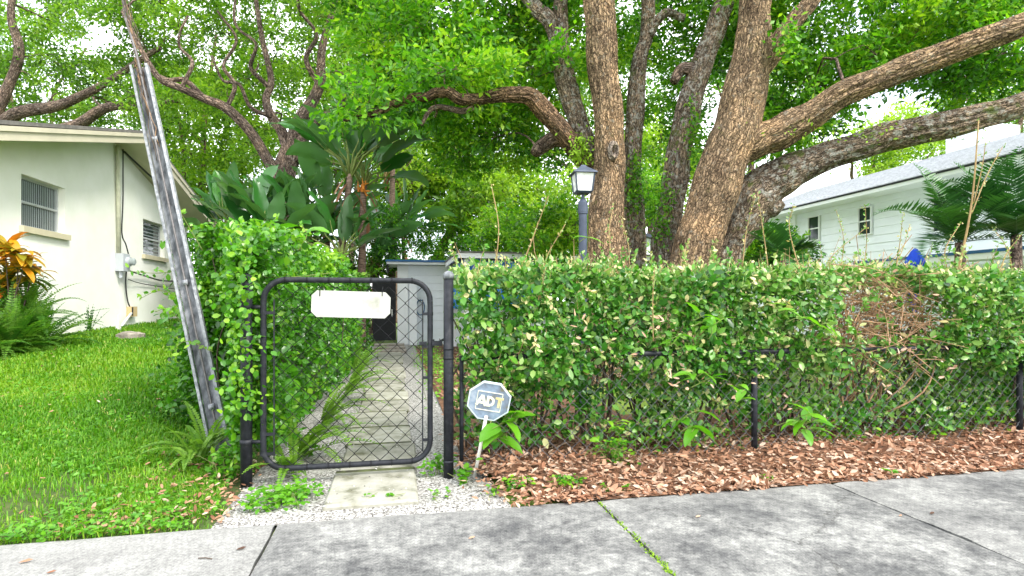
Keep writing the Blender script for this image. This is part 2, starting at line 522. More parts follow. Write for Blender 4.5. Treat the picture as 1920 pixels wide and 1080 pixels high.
M['lawn'] = noise_mat('lawn_soil', [(0.3, (0.030, 0.050, 0.010)), (0.55, (0.055, 0.085, 0.014)), (0.8, (0.10, 0.085, 0.035))], 14, 0.95, 0.4, 60)
M['yard'] = noise_mat('yard_grass', [(0.3, (0.06, 0.12, 0.012)), (0.55, (0.13, 0.20, 0.02)), (0.8, (0.17, 0.13, 0.05))], 3, 0.95, 0.4, 50)

def sheet(name, xs, ys, zfun, mat):
    X, Y = np.meshgrid(xs, ys)
    Z = zfun(X, Y)
    nx, ny = len(xs), len(ys)
    i = np.arange(ny - 1)[:, None] * nx + np.arange(nx - 1)[None]
    f = np.stack([i, i + 1, i + nx + 1, i + nx], -1).reshape(-1, 4)
    mb = MB()
    mb.add(np.stack([X, Y, Z], -1).reshape(-1, 3), f)
    o = mb.build(name, mat, smooth=True)
    o["kind"] = "structure"
    return o

xs = np.unique(np.concatenate([np.linspace(-150, -12, 16), np.linspace(-12, 8, 81), np.linspace(8, 150, 16)]))
ys = np.unique(np.concatenate([np.linspace(-60, 3, 14), np.linspace(3.0, 20, 86), np.linspace(20, 250, 16)]))
sheet('ground', xs, ys, lambda x, y: ground_z(x, y) - 0.02, M['yard'])
xs = np.linspace(-14, -0.88, 66); ys = np.linspace(3.0, 20, 86)
lawn = sheet('lawn', xs, ys, lambda x, y: ground_z(x, y) - 0.006, M['lawn'])

# sidewalk: concrete slabs with recessed joints
def concrete_mat():
    m, n, l, out = new_mat('stained_concrete')
    b = n.new("ShaderNodeBsdfPrincipled")
    co = n.new("ShaderNodeTexCoord")
    def nz(scale, detail, rough=0.6):
        q = n.new("ShaderNodeTexNoise")
        q.inputs["Scale"].default_value = scale
        q.inputs["Detail"].default_value = detail
        q.inputs["Roughness"].default_value = rough
        l.new(co.outputs["Object"], q.inputs["Vector"])
        return q
    def mul(a, c, fac=1.0):
        x = n.new("ShaderNodeMixRGB"); x.blend_type = 'MULTIPLY'
        x.inputs[0].default_value = fac
        l.new(a, x.inputs[1]); l.new(c, x.inputs[2])
        return x.outputs["Color"]
    big, mid, fine = nz(2.4, 12, 0.76), nz(21, 10, 0.82), nz(85, 7, 0.75)
    r1 = ramp(n, [(0.37, (0.070, 0.071, 0.073)), (0.48, (0.130, 0.130, 0.128)), (0.60, (0.235, 0.235, 0.226))])
    l.new(big.outputs["Fac"], r1.inputs["Fac"])
    r2 = ramp(n, [(0.38, (0.55, 0.55, 0.56)), (0.5, (1.0, 1.0, 0.99)), (0.62, (1.45, 1.44, 1.40))])
    l.new(mid.outputs["Fac"], r2.inputs["Fac"])
    r3 = ramp(n, [(0.34, (0.60, 0.60, 0.60)), (0.5, (1, 1, 1)), (0.66, (1.35, 1.34, 1.31))])
    l.new(fine.outputs["Fac"], r3.inputs["Fac"])
    wv = n.new("ShaderNodeTexVoronoi"); wv.feature = 'DISTANCE_TO_EDGE'; wv.inputs["Scale"].default_value = 0.55
    wa = n.new("ShaderNodeVectorMath"); wa.operation = 'MULTIPLY_ADD'; wa.inputs[1].default_value = (0.35, 0.35, 0.35)
    l.new(nz(3.0, 8, 0.7).outputs["Color"], wa.inputs[0]); l.new(co.outputs["Object"], wa.inputs[2]); l.new(wa.outputs[0], wv.inputs["Vector"])
    rc = ramp(n, [(0.0012, (0.45, 0.44, 0.43)), (0.0035, (1, 1, 1))])      # hairline cracks
    l.new(wv.outputs["Distance"], rc.inputs["Fac"])
    c = mul(mul(mul(r1.outputs["Color"], r2.outputs["Color"]), r3.outputs["Color"]), rc.outputs["Color"])
    at = n.new("ShaderNodeAttribute"); at.attribute_name = "clean"      # less-stained slabs and worn edges
    mx = n.new("ShaderNodeMixRGB")
    mm = n.new("ShaderNodeMath"); mm.operation = 'MULTIPLY'
    rr = ramp(n, [(0.25, (0.35, 0.35, 0.35)), (0.6, (1, 1, 1))])
    l.new(mid.outputs["Fac"], rr.inputs["Fac"])
    l.new(at.outputs["Fac"], mm.inputs[0]); l.new(rr.outputs["Color"], mm.inputs[1])
    l.new(mm.outputs[0], mx.inputs[0])
    l.new(c, mx.inputs[1])
    c2 = n.new("ShaderNodeMixRGB"); c2.blend_type = 'MULTIPLY'; c2.inputs[0].default_value = 1
    c2.inputs[1].default_value = (0.265, 0.262, 0.248, 1)
    l.new(r3.outputs["Color"], c2.inputs[2])
    l.new(c2.outputs["Color"], mx.inputs[2])
    l.new(mx.outputs["Color"], b.inputs["Base Color"])
    b.inputs["Roughness"].default_value = 0.92
    b.inputs["Specular IOR Level"].default_value = 0.25
    bm = n.new("ShaderNodeBump"); bm.inputs["Strength"].default_value = 0.2; bm.inputs["Distance"].default_value = 0.003
    l.new(fine.outputs["Fac"], bm.inputs["Height"])
    l.new(bm.outputs["Normal"], b.inputs["Normal"])
    l.new(b.outputs["BSDF"], out.inputs["Surface"])
    return m
M['concrete'] = concrete_mat()
M['joint'] = noise_mat('joint_dirt', two((0.06, 0.05, 0.035), 0.4), 20, 0.95)
mb = MB(); mb.box((-14, 1.42, -0.10), (16, 2.98, -0.03))
sidewalk = mb.build('sidewalk', M['joint']); sidewalk["kind"] = "structure"
joints = [-9.1, -7.4, -5.7, -4.0, -2.3, -0.59, 1.11, 2.63, 4.2, 5.7, 7.2, 8.7, 10.3]
for a, b_ in zip(joints[:-1], joints[1:]):
    x0, x1, y0, y1 = a + 0.006, b_ - 0.006, 1.40, 3.01
    nx, ny = 34, 32
    gx, gy = np.linspace(x0, x1, nx), np.linspace(y0, y1, ny)
    X, Y = np.meshgrid(gx, gy)
    X = X + np.where((X > x0 + .001) & (X < x1 - .001), 0, 0.004 * fn(Y * 9, X, 0, 2, int(a * 10) + 50))
    Y = Y + np.where(Y > y1 - .001, 0.012 * fn(X * 4, 0, 0, 2, 8), 0)
    edge = np.minimum(np.minimum(X - x0, x1 - X), np.minimum(Y - y0, y1 - Y))
    Z = 0.012 - 0.010 * np.exp(-np.maximum(edge, 0) / 0.008) + 0.002 * fn(X, Y, 0, 3, 9)
    base = 0.72 if a < -0.6 else 0.0
    clean = np.clip(base + 0.75 * np.exp(-np.maximum(y1 - Y, 0) / 0.10) + 0.25 * np.exp(-np.maximum(X - x0, 0) / 0.12), 0, 1)
    if a == 2.63:
        clean = np.clip(clean + 0.35 * np.exp(-np.maximum(X - x0, 0) / 0.35), 0, 1)
    i = np.arange(ny - 1)[:, None] * nx + np.arange(nx - 1)[None]
    f = np.stack([i, i + 1, i + nx + 1, i + nx], -1).reshape(-1, 4)
    mb = MB()
    mb.add(np.stack([X, Y, Z], -1).reshape(-1, 3), f, clean=clean.ravel())
    # slab sides
    ring = np.concatenate([np.arange(nx), np.arange(1, ny) * nx + nx - 1, (ny - 1) * nx + np.arange(nx - 2, -1, -1), np.arange(ny - 2, 0, -1) * nx])
    top = np.stack([X, Y, Z], -1).reshape(-1, 3)[ring]
    bot = top.copy(); bot[:, 2] = -0.09
    k = len(ring); q = np.arange(k)
    mb.add(np.vstack([top, bot]), np.stack([q, q + k, (q + 1) % k + k, (q + 1) % k], -1), clean=np.zeros(2 * k))
    mb.build('slab', M['concrete'], sidewalk, smooth=True)

# shell path bed, and its stone slabs
PX0, PX1 = -0.39, 0.12
M['shell_bed'] = noise_mat('shell_bed', [(0.38, (0.07, 0.062, 0.05)), (0.5, (0.29, 0.28, 0.26)), (0.64, (0.52, 0.51, 0.48))], 60, 0.9, 0.9, 110)
mb = MB()
mb.add([(-.90, 3.0, 0.004), (0.62, 3.0, 0.004), (0.50, 4.2, 0.004), (0.55, 15.2, 0.004), (-0.85, 15.2, 0.004), (-0.9, 4.2, 0.004)], [(0, 1, 2, 3, 4, 5)])
path = mb.build('garden_path', M['shell_bed']); path["kind"] = "structure"
M['paver'] = noise_mat('pale_paver', [(0.3, (0.20, 0.20, 0.155)), (0.48, (0.33, 0.325, 0.275)), (0.7, (0.42, 0.41, 0.355))], 6, 0.9, 0.3, 70, detail=9)
for k_, f_ in enumerate((1.0, .84, 1.12)):
    M['paver%d' % k_] = noise_mat('pale_paver', [(0.34, tuple(c * f_ for c in (0.13, 0.13, 0.085))), (0.46, tuple(c * f_ for c in (0.27, 0.265, 0.215))), (0.66, tuple(c * f_ for c in (0.37, 0.36, 0.31)))], 7, 0.9, 0.3, 70, detail=9)
M['path_joint'] = noise_mat('mossy_joint', [(0.4, (0.035, 0.035, 0.02)), (0.6, (0.10, 0.12, 0.04))], 20, 0.95)
y = 3.16
k = 0
while y < 12.6:
    ln = 0.60 + 0.06 * math.sin(k * 2.3)
    dx = 0.02 * math.sin(k * 1.7)
    mb = MB()
    x0, x1 = PX0 + dx, PX1 + dx
    q = 0.012
    zt = 0.030 + 0.006 * math.sin(k * 3.1)
    mb.add([(x0, y, -.02), (x1, y, -.02), (x1, y + ln, -.02), (x0, y + ln, -.02), (x0, y, zt - q), (x1, y, zt - q), (x1, y + ln, zt - q), (x0, y + ln, zt - q),
            (x0 + q, y + q, zt), (x1 - q, y + q, zt), (x1 - q, y + ln - q, zt), (x0 + q, y + ln - q, zt)],
           [(0, 1, 5, 4), (1, 2, 6, 5), (2, 3, 7, 6), (3, 0, 4, 7), (4, 5, 9, 8), (5, 6, 10, 9), (6, 7, 11, 10), (7, 4, 8, 11), (8, 9, 10, 11)])
    mb.build('paver', M['paver' + str(k % 3)], path)
    mb = MB(); mb.box((PX0 + .005, y + ln + .003, -.01), (PX1 - .005, y + ln + .062, .024)); mb.build('joint_strip', M['path_joint'], path)
    y += ln + 0.065
    k += 1
# loose shell pebbles
mb = MB()
N = 15000
yy = 3.02 + 6.0 * rng.random(N) ** 2.1
xx = rng.uniform(-1.12, 0.60, N)
keep = ~((xx > PX0 - .01) & (xx < PX1 + .01) & (yy > 3.15)) | (rng.random(N) < 0.04)
keep &= xx < np.interp(yy, [3.0, 3.3, 3.6, 9], [0.78, 0.52, 0.42, 0.5])
keep &= xx > np.interp(yy, [3.0, 3.6, 4.2, 9], [-.86, -.92, -0.82, -0.75])
xx, yy = xx[keep], yy[keep]
N = len(xx)
T_PEB = (np.array([(0, 0, 0.5), (1, 0, 0), (0, 1, 0), (-1, 0, 0), (0, -1, 0)]) * np.array([0.5, 0.5, 1]), np.array([(0, 1, 2), (0, 2, 3), (0, 3, 4), (0, 4, 1)]))
sz = rng.uniform(0.008, 0.022, N)
th = rng.uniform(0, 6.28, N)
inpath = (xx > PX0 - .01) & (xx < PX1 + .01) & (yy > 3.15)
leaves(mb, np.stack([xx, yy, np.where(inpath, 0.03, 0.002)], 1), np.stack([np.cos(th), np.sin(th), rng.normal(0, .25, N)], 1), np.stack([rng.normal(0, .3, N), rng.normal(0, .3, N), np.ones(N)], 1), sz, sz * rng.uniform(.5, .9, N), rng.random(N), T_PEB)
tag(mb.build('shell_gravel', M['shell']), 'white crushed shell gravel spread around the garden path', 'gravel', kind='stuff')

# ------------------------------------------------------------------ left house
HX = -5.0
hx_back = -15.0
APEX_Y, APEX_Z, HALF, PITCH = 11.4, 4.02, 3.6, 0.27
house = thing('stucco_house', 'pale green-white stucco house with low gable roof beside the lawn', 'house', (HX, APEX_Y, 0.6))
def wall_with_holes(mb, x, y0, y1, zb, ztop, holes):
    """wall in the plane X=x facing +X, rectangular openings, top given by ztop(y)"""
    ysx = sorted(set([y0, y1, APEX_Y] + [h[0] for h in holes] + [h[1] for h in holes]))
    for a, b_ in zip(ysx[:-1], ysx[1:]):
        cuts = [zb]
        for h in holes:
            if a >= h[0] - 1e-6 and b_ <= h[1] + 1e-6:
                cuts += [h[2], h[3]]
        cuts.append(None)
        for c0, c1 in zip(cuts[0::2], cuts[1::2]):
            za, zb_ = (ztop(a), ztop(b_)) if c1 is None else (c1, c1)
            mb.add([(x, a, c0), (x, b_, c0), (x, b_, zb_), (x, a, za)], [(0, 1, 2, 3)])
zt_ = lambda y: APEX_Z - PITCH * abs(y - APEX_Y)
WIN = [(8.83, 9.86, 2.17, 2.88), (12.58, 13.66, 2.10, 2.82)]
mb = MB()
wall_with_holes(mb, HX, APEX_Y - HALF, APEX_Y + HALF, 0.3, zt_, WIN)
for (a, b_, c0, c1) in WIN:      # reveals
    r = HX - 0.14
    mb.add([(HX, a, c0), (r, a, c0), (r, a, c1), (HX, a, c1)], [(0, 1, 2, 3)])
    mb.add([(HX, b_, c0), (r, b_, c0), (r, b_, c1), (HX, b_, c1)], [(3, 2, 1, 0)])
    mb.add([(HX, a, c1), (r, a, c1), (r, b_, c1), (HX, b_, c1)], [(0, 1, 2, 3)])
y0, y1 = APEX_Y - HALF, APEX_Y + HALF
for yy_ in (y0, y1):
    z = zt_(yy_)
    mb.add([(HX, yy_, 0.0), (hx_back, yy_, 0.0), (hx_back, yy_, z), (HX, yy_, z)], [(0, 1, 2, 3)])
mb.build('wall', M['stucco'], house)
def roof_slab(sgn):
    mb = MB()
    over_x, over_y = 0.5, 0.45
    za = APEX_Z + 0.03
    ye = APEX_Y + sgn * (HALF + over_y)
    ze = za - PITCH * (HALF + over_y)
    x0, x1 = hx_back, HX + over_x
    return mb, za, ye, ze, x0, x1
for sgn in (-1, 1):
    mb, za, ye, ze, x0, x1 = roof_slab(sgn)
    mb.add([(x0, APEX_Y, za), (x1, APEX_Y, za), (x1, ye, ze), (x0, ye, ze)], [(0, 1, 2, 3)])
    mb.build('soffit', M['soffit'], house)
    mb = MB()
    t0, t1 = 0.165, 0.215
    e = 0.04
    mb.add([(x0, APEX_Y, za + t0), (x1 + e, APEX_Y, za + t0), (x1 + e, ye + sgn * e, ze + t0), (x0, ye + sgn * e, ze + t0),
            (x0, APEX_Y, za + t1), (x1 + e, APEX_Y, za + t1), (x1 + e, ye + sgn * e, ze + t1), (x0, ye + sgn * e, ze + t1)],
           [(0, 1, 2, 3), (4, 5, 6, 7), (1, 2, 6, 5), (2, 3, 7, 6), (0, 1, 5, 4)])
    mb.build('roof', M['roof_dark'], house)
    mb = MB()      # rake fascia board, and a thin cap strip over it
    mb.add([(x1, APEX_Y, za - .012), (x1, ye, ze - .012), (x1, ye, ze + .162), (x1, APEX_Y, za + .162),
            (x1 + .03, APEX_Y, za - .012), (x1 + .03, ye, ze - .012), (x1 + .03, ye, ze + .162), (x1 + .03, APEX_Y, za + .162)],
           [(4, 5, 6, 7), (0, 1, 5, 4), (3, 2, 6, 7), (1, 2, 6, 5), (0, 1, 2, 3)])
    mb.build('fascia', M['fascia'], house)
    mb = MB()
    mb.add([(x1 + .031, APEX_Y, za + .10), (x1 + .031, ye, ze + .10), (x1 + .031, ye, ze + .162), (x1 + .031, APEX_Y, za + .162),
            (x1 + .052, APEX_Y, za + .10), (x1 + .052, ye, ze + .10), (x1 + .052, ye, ze + .162), (x1 + .052, APEX_Y, za + .162)],
           [(4, 5, 6, 7), (0, 1, 5, 4), (3, 2, 6, 7), (1, 2, 6, 5)])
    mb.build('rake_trim', M['fascia'], house)
    mb = MB()
    mb.box((x0, min(ye, ye + sgn * .03), ze - .012), (x1, max(ye, ye + sgn * .03), ze + .162))
    mb.build('eave_board', M['fascia'], house)
for wi, (a, b_, c0, c1) in enumerate(WIN):
    r = HX - 0.10
    fr = MB()
    t = 0.035
    fr.box((r - .03, a + .004, c0 + .004), (r + .01, a + t, c1 - .004)); fr.box((r - .03, b_ - t, c0 + .004), (r + .01, b_ - .004, c1 - .004))
    fr.box((r - .03, a + t, c0 + .004), (r + .01, b_ - t, c0 + t)); fr.box((r - .03, a + t, c1 - t), (r + .01, b_ - t, c1 - .004))
    zm = (c0 + c1) / 2
    fr.box((r - .02, a + t, zm - .016), (r + .014, b_ - t, zm + .016))
    w = fr.build('window', M['alu'], house)
    for (z0, z1) in ((c0 + t, zm - .016), (zm + .016, c1 - t)):
        g = MB(); g.box((r - .020, a + t, z0), (r - .014, b_ - t, z1))
        if wi == 0:
            # vertical blind strips seen behind the panes: real slats set between glass and room
            g.build('pane', M['glass_dark'], w)
        else:
            g.build('pane', M['glass_dark'], w)
    n_s = 22 if wi == 0 else 0
    for i in range(n_s):
        yy_ = a + t + (b_ - a - 2 * t) * (i + .5) / n_s
        s_ = MB(); s_.box((r - .013, yy_ - .009, c0 + t), (r - .010, yy_ + .009, zm - .018)); s_.box((r - .013, yy_ - .009, zm + .018), (r - .010, yy_ + .009, c1 - t))
        s_.build('blind_slat', M['blind'], w)
    if wi == 1:
        for i in range(9):
            zz = c0 + t + .02 + i * (c1 - c0 - 2 * t) / 9
            if abs(zz - zm) < .03: continue
            s_ = MB(); s_.box((r - .013, a + t, zz), (r - .010, b_ - t, zz + .022)); s_.build('blind_slat', M['blind'], w)
    s_ = MB(); s_.box((r + .012, a - .05, c0 - .085), (HX + .06, b_ + .05, c0 - .002)); s_.build('sill', M['sill'], house)

# electric service on the wall
mtr = thing('electric_meter', 'grey electric meter box with round glass meter on the stucco wall', 'meter', (HX, 11.55, 1.7))
mb = MB(); mb.box((HX + .003, 11.42, 1.70), (HX + .14, 11.68, 2.02)); mb.build('box', M['meter'], mtr)
mb = MB(); mb.tube([(HX + .14, 11.58, 1.88), (HX + .19, 11.58, 1.88)], 0.085, 20); mb.build('collar', M['meter'], mtr)
mb = MB(); mb.tube([(HX + .19, 11.58, 1.88), (HX + .25, 11.58, 1.88), (HX + .27, 11.58, 1.88)], [0.07, 0.068, 0.04], 20); mb.build('dial', M['blind'], mtr)
mb = MB(); mb.tube([(HX + .06, 11.5, 1.70), (HX + .06, 11.5, 1.58)], 0.03, 10); mb.build('conduit_stub', M['meter'], mtr)
mb = MB(); mb.tube([(HX + .05, 11.46, 2.02), (HX + .05, 11.43, 3.2), (HX + .05, 11.42, 3.97)], 0.035, 10)
tag(mb.build('conduit', M['conduit'], smooth=True), 'cream conduit running from the gable peak down to the meter', 'conduit')
def wire(label, ctrl, r, mat='cable_black', name='cable'):
    mb = MB(); mb.tube(smooth_path(ctrl, 6), r, 5)
    return tag(mb.build(name, M[mat], smooth=True), label, 'cable')
wire('black cable looping beside the conduit down to the meter', [(HX + .10, 11.50, 3.93), (HX + .09, 11.52, 3.0), (HX + .09, 11.48, 2.4), (HX + .12, 11.56, 2.2), (HX + .13, 11.64, 2.03)], .012)
wire('black cable bundle strung under the gable soffit', [(HX + .10, 11.55, 3.90), (HX + .22, 12.2, 3.66), (HX + .25, 13.0, 3.50), (HX + .2, 13.8, 3.22)], .018)
wire('black cable from the meter down to the beige junction box', [(HX + .08, 11.68, 1.72), (HX + .05, 11.72, 1.5), (HX + .05, 11.78, 1.2), (HX + .05, 11.9, 1.02)], .014)
wire('upper black cable sagging along the stucco wall towards the hedge', [(HX + .1, 11.75, 1.72), (HX + .06, 12.5, 1.66), (HX + .06, 13.4, 1.60), (HX + .06, 14.6, 1.64)], .016)
wire('lower thin black cable along the stucco wall', [(HX + .1, 11.7, 1.56), (HX + .04, 12.5, 1.50), (HX + .04, 14.6, 1.42)], .009)
jb = thing('junction_box', 'beige junction box low on the stucco wall', 'junction box', (HX, 11.95, .86))
mb = MB(); mb.box((HX + .003, 11.86, .86), (HX + .09, 12.10, 1.05)); mb.build('box', M['beige'], jb)
mb = MB(); mb.box((HX + .091, 11.87, .88), (HX + .10, 11.91, 1.04)); mb.build('terminal_strip', M['cable_black'], jb)
mb = MB(); mb.tube([(HX + .08, 11.88, .93), (HX + .12, 11.30, float(ground_z(-4.9, 11.3)) - .01)], .022, 8)
tag(mb.build('pipe', M['pvc'], smooth=True), 'white plastic pipe slanting from the junction box into the lawn', 'pipe')
p = onX(222, 630, -4.55)
mb = MB(); gz = float(ground_z(p[0], p[1])); mb.box((p[0] - .02, p[1] - .05, gz - .03), (p[0] + .02, p[1] + .05, gz + .13)); mb.box((p[0] - .008, p[1] - .012, gz + .13), (p[0] + .008, p[1] + .012, gz + .30))
tag(mb.build('marker_stake', M['pvc']), 'small white marker stake in the grass by the stucco wall', 'stake')
p = P(243, 646, 8.3); gz = float(ground_z(p[0], p[1]))
mb = MB()
th = np.linspace(0, 6.28, 11)[:-1]
q = np.random.default_rng(5)
rr = q.uniform(.75, 1.15, 10)
ring0 = np.stack([p[0] + .18 * rr * np.cos(th), p[1] + .22 * rr * np.sin(th), np.full(10, gz - .03)], 1)
ring1 = ring0 * 1.0; ring1[:, 2] = gz + .055
ring2 = np.stack([p[0] + .11 * rr[::-1] * np.cos(th), p[1] + .15 * rr[::-1] * np.sin(th), gz + .075 + .02 * q.random(10)], 1)
qq = np.arange(10)
mb.add(np.vstack([ring0, ring1, ring2]), np.vstack([np.stack([qq, (qq + 1) % 10, (qq + 1) % 10 + 10, qq + 10], 1), np.stack([qq + 10, (qq + 1) % 10 + 10, (qq + 1) % 10 + 20, qq + 20], 1)]))
mb.f.append(np.array([list(range(20, 30))]))
tag(mb.build('stone_slab', M['stone']), 'flat pale rough stone lying in the lawn near the stucco wall', 'stone')

# ------------------------------------------------------------------ right house (white siding, long grey roof)
RX = 14.0
rhouse = thing('white_siding_house', 'long white clapboard house with grey shingle roof behind the big tree', 'house', (RX, 14, 0))
RY0, RY1 = 6.0, 20.3
mb = MB(); mb.box((RX + .06, RY0, 0), (RX + 8, RY1 - .05, 4.30)); wall = mb.build('wall', M['white_paint'], rhouse)
RW = [(14.42, 14.86, 3.22, 4.02), (16.55, 17.02, 3.28, 4.06), (11.66, 12.40, 3.02, 4.04), (18.4, 19.0, 3.28, 3.9)]
z = 0.02
while z < 4.28:
    segs = [(RY0, RY1)]
    for (a, b_, c0, c1) in RW:
        if z + .24 > c0 and z < c1:
            segs = [s2 for s in segs for s2 in ([(s[0], a - .06), (b_ + .06, s[1])] if s[0] < a and s[1] > b_ else [s])]
    for (a, b_) in segs:
        mb = MB()
        mb.add([(RX + .055, a, z), (RX + .026, a, z + .003), (RX + .046, a, z + .2395), (RX + .055, a, z + .2395), (RX + .055, b_, z), (RX + .026, b_, z + .003), (RX + .046, b_, z + .2395), (RX + .055, b_, z + .2395)],
               [(0, 1, 2, 3), (7, 6, 5, 4), (1, 5, 6, 2), (0, 4, 5, 1), (2, 6, 7, 3)])
        mb.build('board', M['white_paint'], wall)
    z += 0.24
for (a, b_, c0, c1) in RW:
    fr = MB(); t = .03
    fr.box((RX - .03, a - t, c0 - t), (RX + .05, a, c1 + t)); fr.box((RX - .03, b_, c0 - t), (RX + .05, b_ + t, c1 + t))
    fr.box((RX - .03, a, c0 - t), (RX + .05, b_, c0)); fr.box((RX - .03, a, c1), (RX + .05, b_, c1 + t))
    zm = (c0 + c1) / 2
    fr.box((RX + .0, a, zm - .02), (RX + .04, b_, zm + .02))
    w = fr.build('window', M['white_trim'], rhouse)
    for (z0, z1) in ((c0, zm - .02), (zm + .02, c1)):
        g = MB(); g.box((RX + .015, a, z0), (RX + .03, b_, z1)); g.build('pane', M['glass_dark'], w)
mb = MB(); mb.box((RX - .05, 17.65, 0), (RX + .05, 17.80, 4.28)); mb.build('corner_board', M['white_trim'], rhouse)
EX, EZ, KX, KZ = 13.35, 4.42, 17.0, 5.82
nc = 15
mb = MB()
for i in range(nc):      # overlapping shingle courses, each a real step
    a0, a1 = i / nc, (i + 1) / nc + 0.012
    xa, za, xb, zb = EX + (KX - EX) * a0, EZ + (KZ - EZ) * a0, EX + (KX - EX) * a1, EZ + (KZ - EZ) * a1
    mb.add([(xa, RY0 - .5, za + .04), (xb, RY0 - .5, zb + .012), (xb, RY1 + .4, zb + .012), (xa, RY1 + .4, za + .04), (xa, RY0 - .5, za), (xa, RY1 + .4, za)],
           [(0, 1, 2, 3), (0, 3, 5, 4)])
mb.add([(KX, RY0 - .5, KZ + .02), (KX + 4.5, RY0 - .5, 4.2), (KX + 4.5, RY1 + .4, 4.2), (KX, RY1 + .4, KZ + .02)], [(0, 1, 2, 3)])
mb.build('roof', M['shingle'], rhouse)
mb = MB(); mb.add([(RX + .05, RY1, 4.28), (KX, RY1, KZ - .05), (KX + 4.4, RY1, 4.2), (RX + .05, RY1, 4.1)], [(0, 1, 2, 3)]); mb.build('gable', M['white_paint'], rhouse)
mb = MB(); mb.box((EX + .02, RY0 - .5, EZ - .14), (RX + .05, RY1 + .38, EZ - .10)); mb.build('soffit', M['white_trim'], rhouse)
mb = MB(); mb.box((EX - .02, RY0 - .5, EZ - .15), (EX + .015, RY1 + .38, EZ - .05)); mb.build('fascia', M['white_trim'], rhouse)
mb = MB(); mb.box((EX - .04, RY0 - .5, EZ - .045), (EX + .03, RY1 + .40, EZ + .0)); mb.build('gutter_edge', M['dark'], rhouse)
c0 = onX(1800, 280, 17.4); c1 = onX(1872, 240, 17.4)
ch = MB(); ch.box((16.9, min(c0[1], c1[1]), 5.0), (18.2, max(c0[1], c1[1]), 6.42)); chim = ch.build('chimney', M['white_paint'], rhouse)
for i in range(6):
    mb = MB(); mb.box((16.875, min(c0[1], c1[1]) - .02, 5.1 + i * .22), (16.898, max(c0[1], c1[1]) + .02, 5.1 + i * .22 + .205)); mb.build('board', M['white_paint'], chim)
# lower porch roof with blue edge, on posts
porch = thing('porch_cover', 'low white porch roof with blue edge against the clapboard house', 'porch', (13.2, 11, 0))
mb = MB(); mb.box((12.35, 7.5, 2.13), (13.93, 13.2, 2.20)); mb.build('roof', M['white_paint'], porch)
mb = MB(); mb.box((12.30, 7.45, 2.06), (12.345, 13.25, 2.19)); mb.build('fascia', M['white_trim'], porch)
mb = MB(); mb.box((12.28, 7.45, 2.192), (12.36, 13.25, 2.26)); mb.build('blue_edge', M['blue_edge'], porch)
for yy_ in (7.7, 10.4, 13.0):
    mb = MB(); mb.box((12.40, yy_ - .06, 0), (12.52, yy_ + .06, 2.128)); mb.build('post', M['white_trim'], porch)

# ------------------------------------------------------------------ garden shed at the end of the path
shed = thing('garden_shed', 'white clapboard shed with blue roof edge at the end of the path', 'shed', (1.0, 15.2, 0))
SY = 15.2
mb = MB(); mb.box((0.06, SY + .03, 0), (4.2, SY + 3, 2.12)); wall = mb.build('wall', M['white_paint'], shed)
z = 0.05
while z < 2.0:
    mb = MB()
    mb.add([(0.10, SY + .028, z), (0.10, SY + .004, z + .003), (0.10, SY + .020, z + .1995), (0.10, SY + .028, z + .1995), (4.2, SY + .028, z), (4.2, SY + .004, z + .003), (4.2, SY + .020, z + .1995), (4.2, SY + .028, z + .1995)],
           [(0, 1, 2, 3), (7, 6, 5, 4), (1, 5, 6, 2), (0, 4, 5, 1), (2, 6, 7, 3)])
    mb.build('board', M['white_paint'], wall)
    z += .20
mb = MB(); mb.box((.02, SY - .03, .02), (.30, SY - .002, 2.11)); mb.build('corner_board', M['white_trim'], shed)
mb = MB(); mb.box((.33, SY - .25, .02), (.52, SY - .06, 1.75)); mb.build('post', M['white_trim'], shed)
mb = MB(); mb.box((-.26, SY - .32, 2.13), (4.3, SY + 3.2, 2.19)); mb.build('roof', M['white_trim'], shed)
mb = MB(); mb.box((-.28, SY - .36, 2.193), (4.3, SY + 3.2, 2.24)); mb.build('roof_edge', M['blue_edge'], shed)
mb = MB(); mb.box((-.25, SY - .30, 1.9), (-.20, SY - .24, 2.128)); mb.build('bracket', M['dark'], shed)
gate2 = thing('side_door', 'black door beside the shed at the end of the path', 'door', (-.3, SY + .2, 0))
mb = MB(); mb.box((-.62, SY + .20, .12), (-.02, SY + .25, 1.75)); mb.build('panel', M['dark'], gate2)
mb = MB(); mb.tube([(-.12, SY + .16, .75), (-.12, SY + .16, .95)], .015, 8); mb.build('handle', M['pvc'], gate2)
for i in range(3):
    mb = MB(); mb.box((PX0 - .12, 12.75 + i * .36, -.02), (PX1 + .10 - .02 * i, 13.10 + i * .36, .06 + .045 * i))
    mb.build('step', M['stone'], path)
hose = MB()
t = np.linspace(0, 6.28 * 5, 90)
hose.tube(np.stack([.62 + .11 * np.cos(t), SY - .06 - .01 * np.sin(t * .5), 1.0 + .20 * np.sin(t) - .0 * t], 1), .014, 5)
tag(hose.build('garden_hose', M['blue_edge'], smooth=True), 'dark blue garden hose coiled on the shed wall', 'hose')
patio = thing('patio_cover', 'flat white patio roof above the clipped hedge', 'patio roof', (3, 13, 0))
mb = MB(); mb.box((1.28, 11.75, 2.085), (6.0, 14.7, 2.13)); mb.build('ceiling', M['dark'], patio)
mb = MB(); mb.box((1.25, 11.70, 2.06), (1.278, 14.70, 2.17)); mb.box((1.278, 11.70, 2.06), (6.0, 11.728, 2.17)); mb.build('fascia', M['white_trim'], patio)
mb = MB(); mb.box((1.23, 11.66, 2.172), (6.02, 14.7, 2.20)); mb.build('roof', M['roof_dark'], patio)
for (a, b_) in ((1.45, 11.9), (1.45, 14.4), (5.7, 11.9)):
    mb = MB(); mb.box((a - .05, b_ - .05, 0), (a + .05, b_ + .05, 2.083)); mb.build('post', M['white_trim'], patio)
mb = MB()      # hanging tarp with folds
u = np.linspace(0, 1, 40); v_ = np.linspace(0, 1, 8)
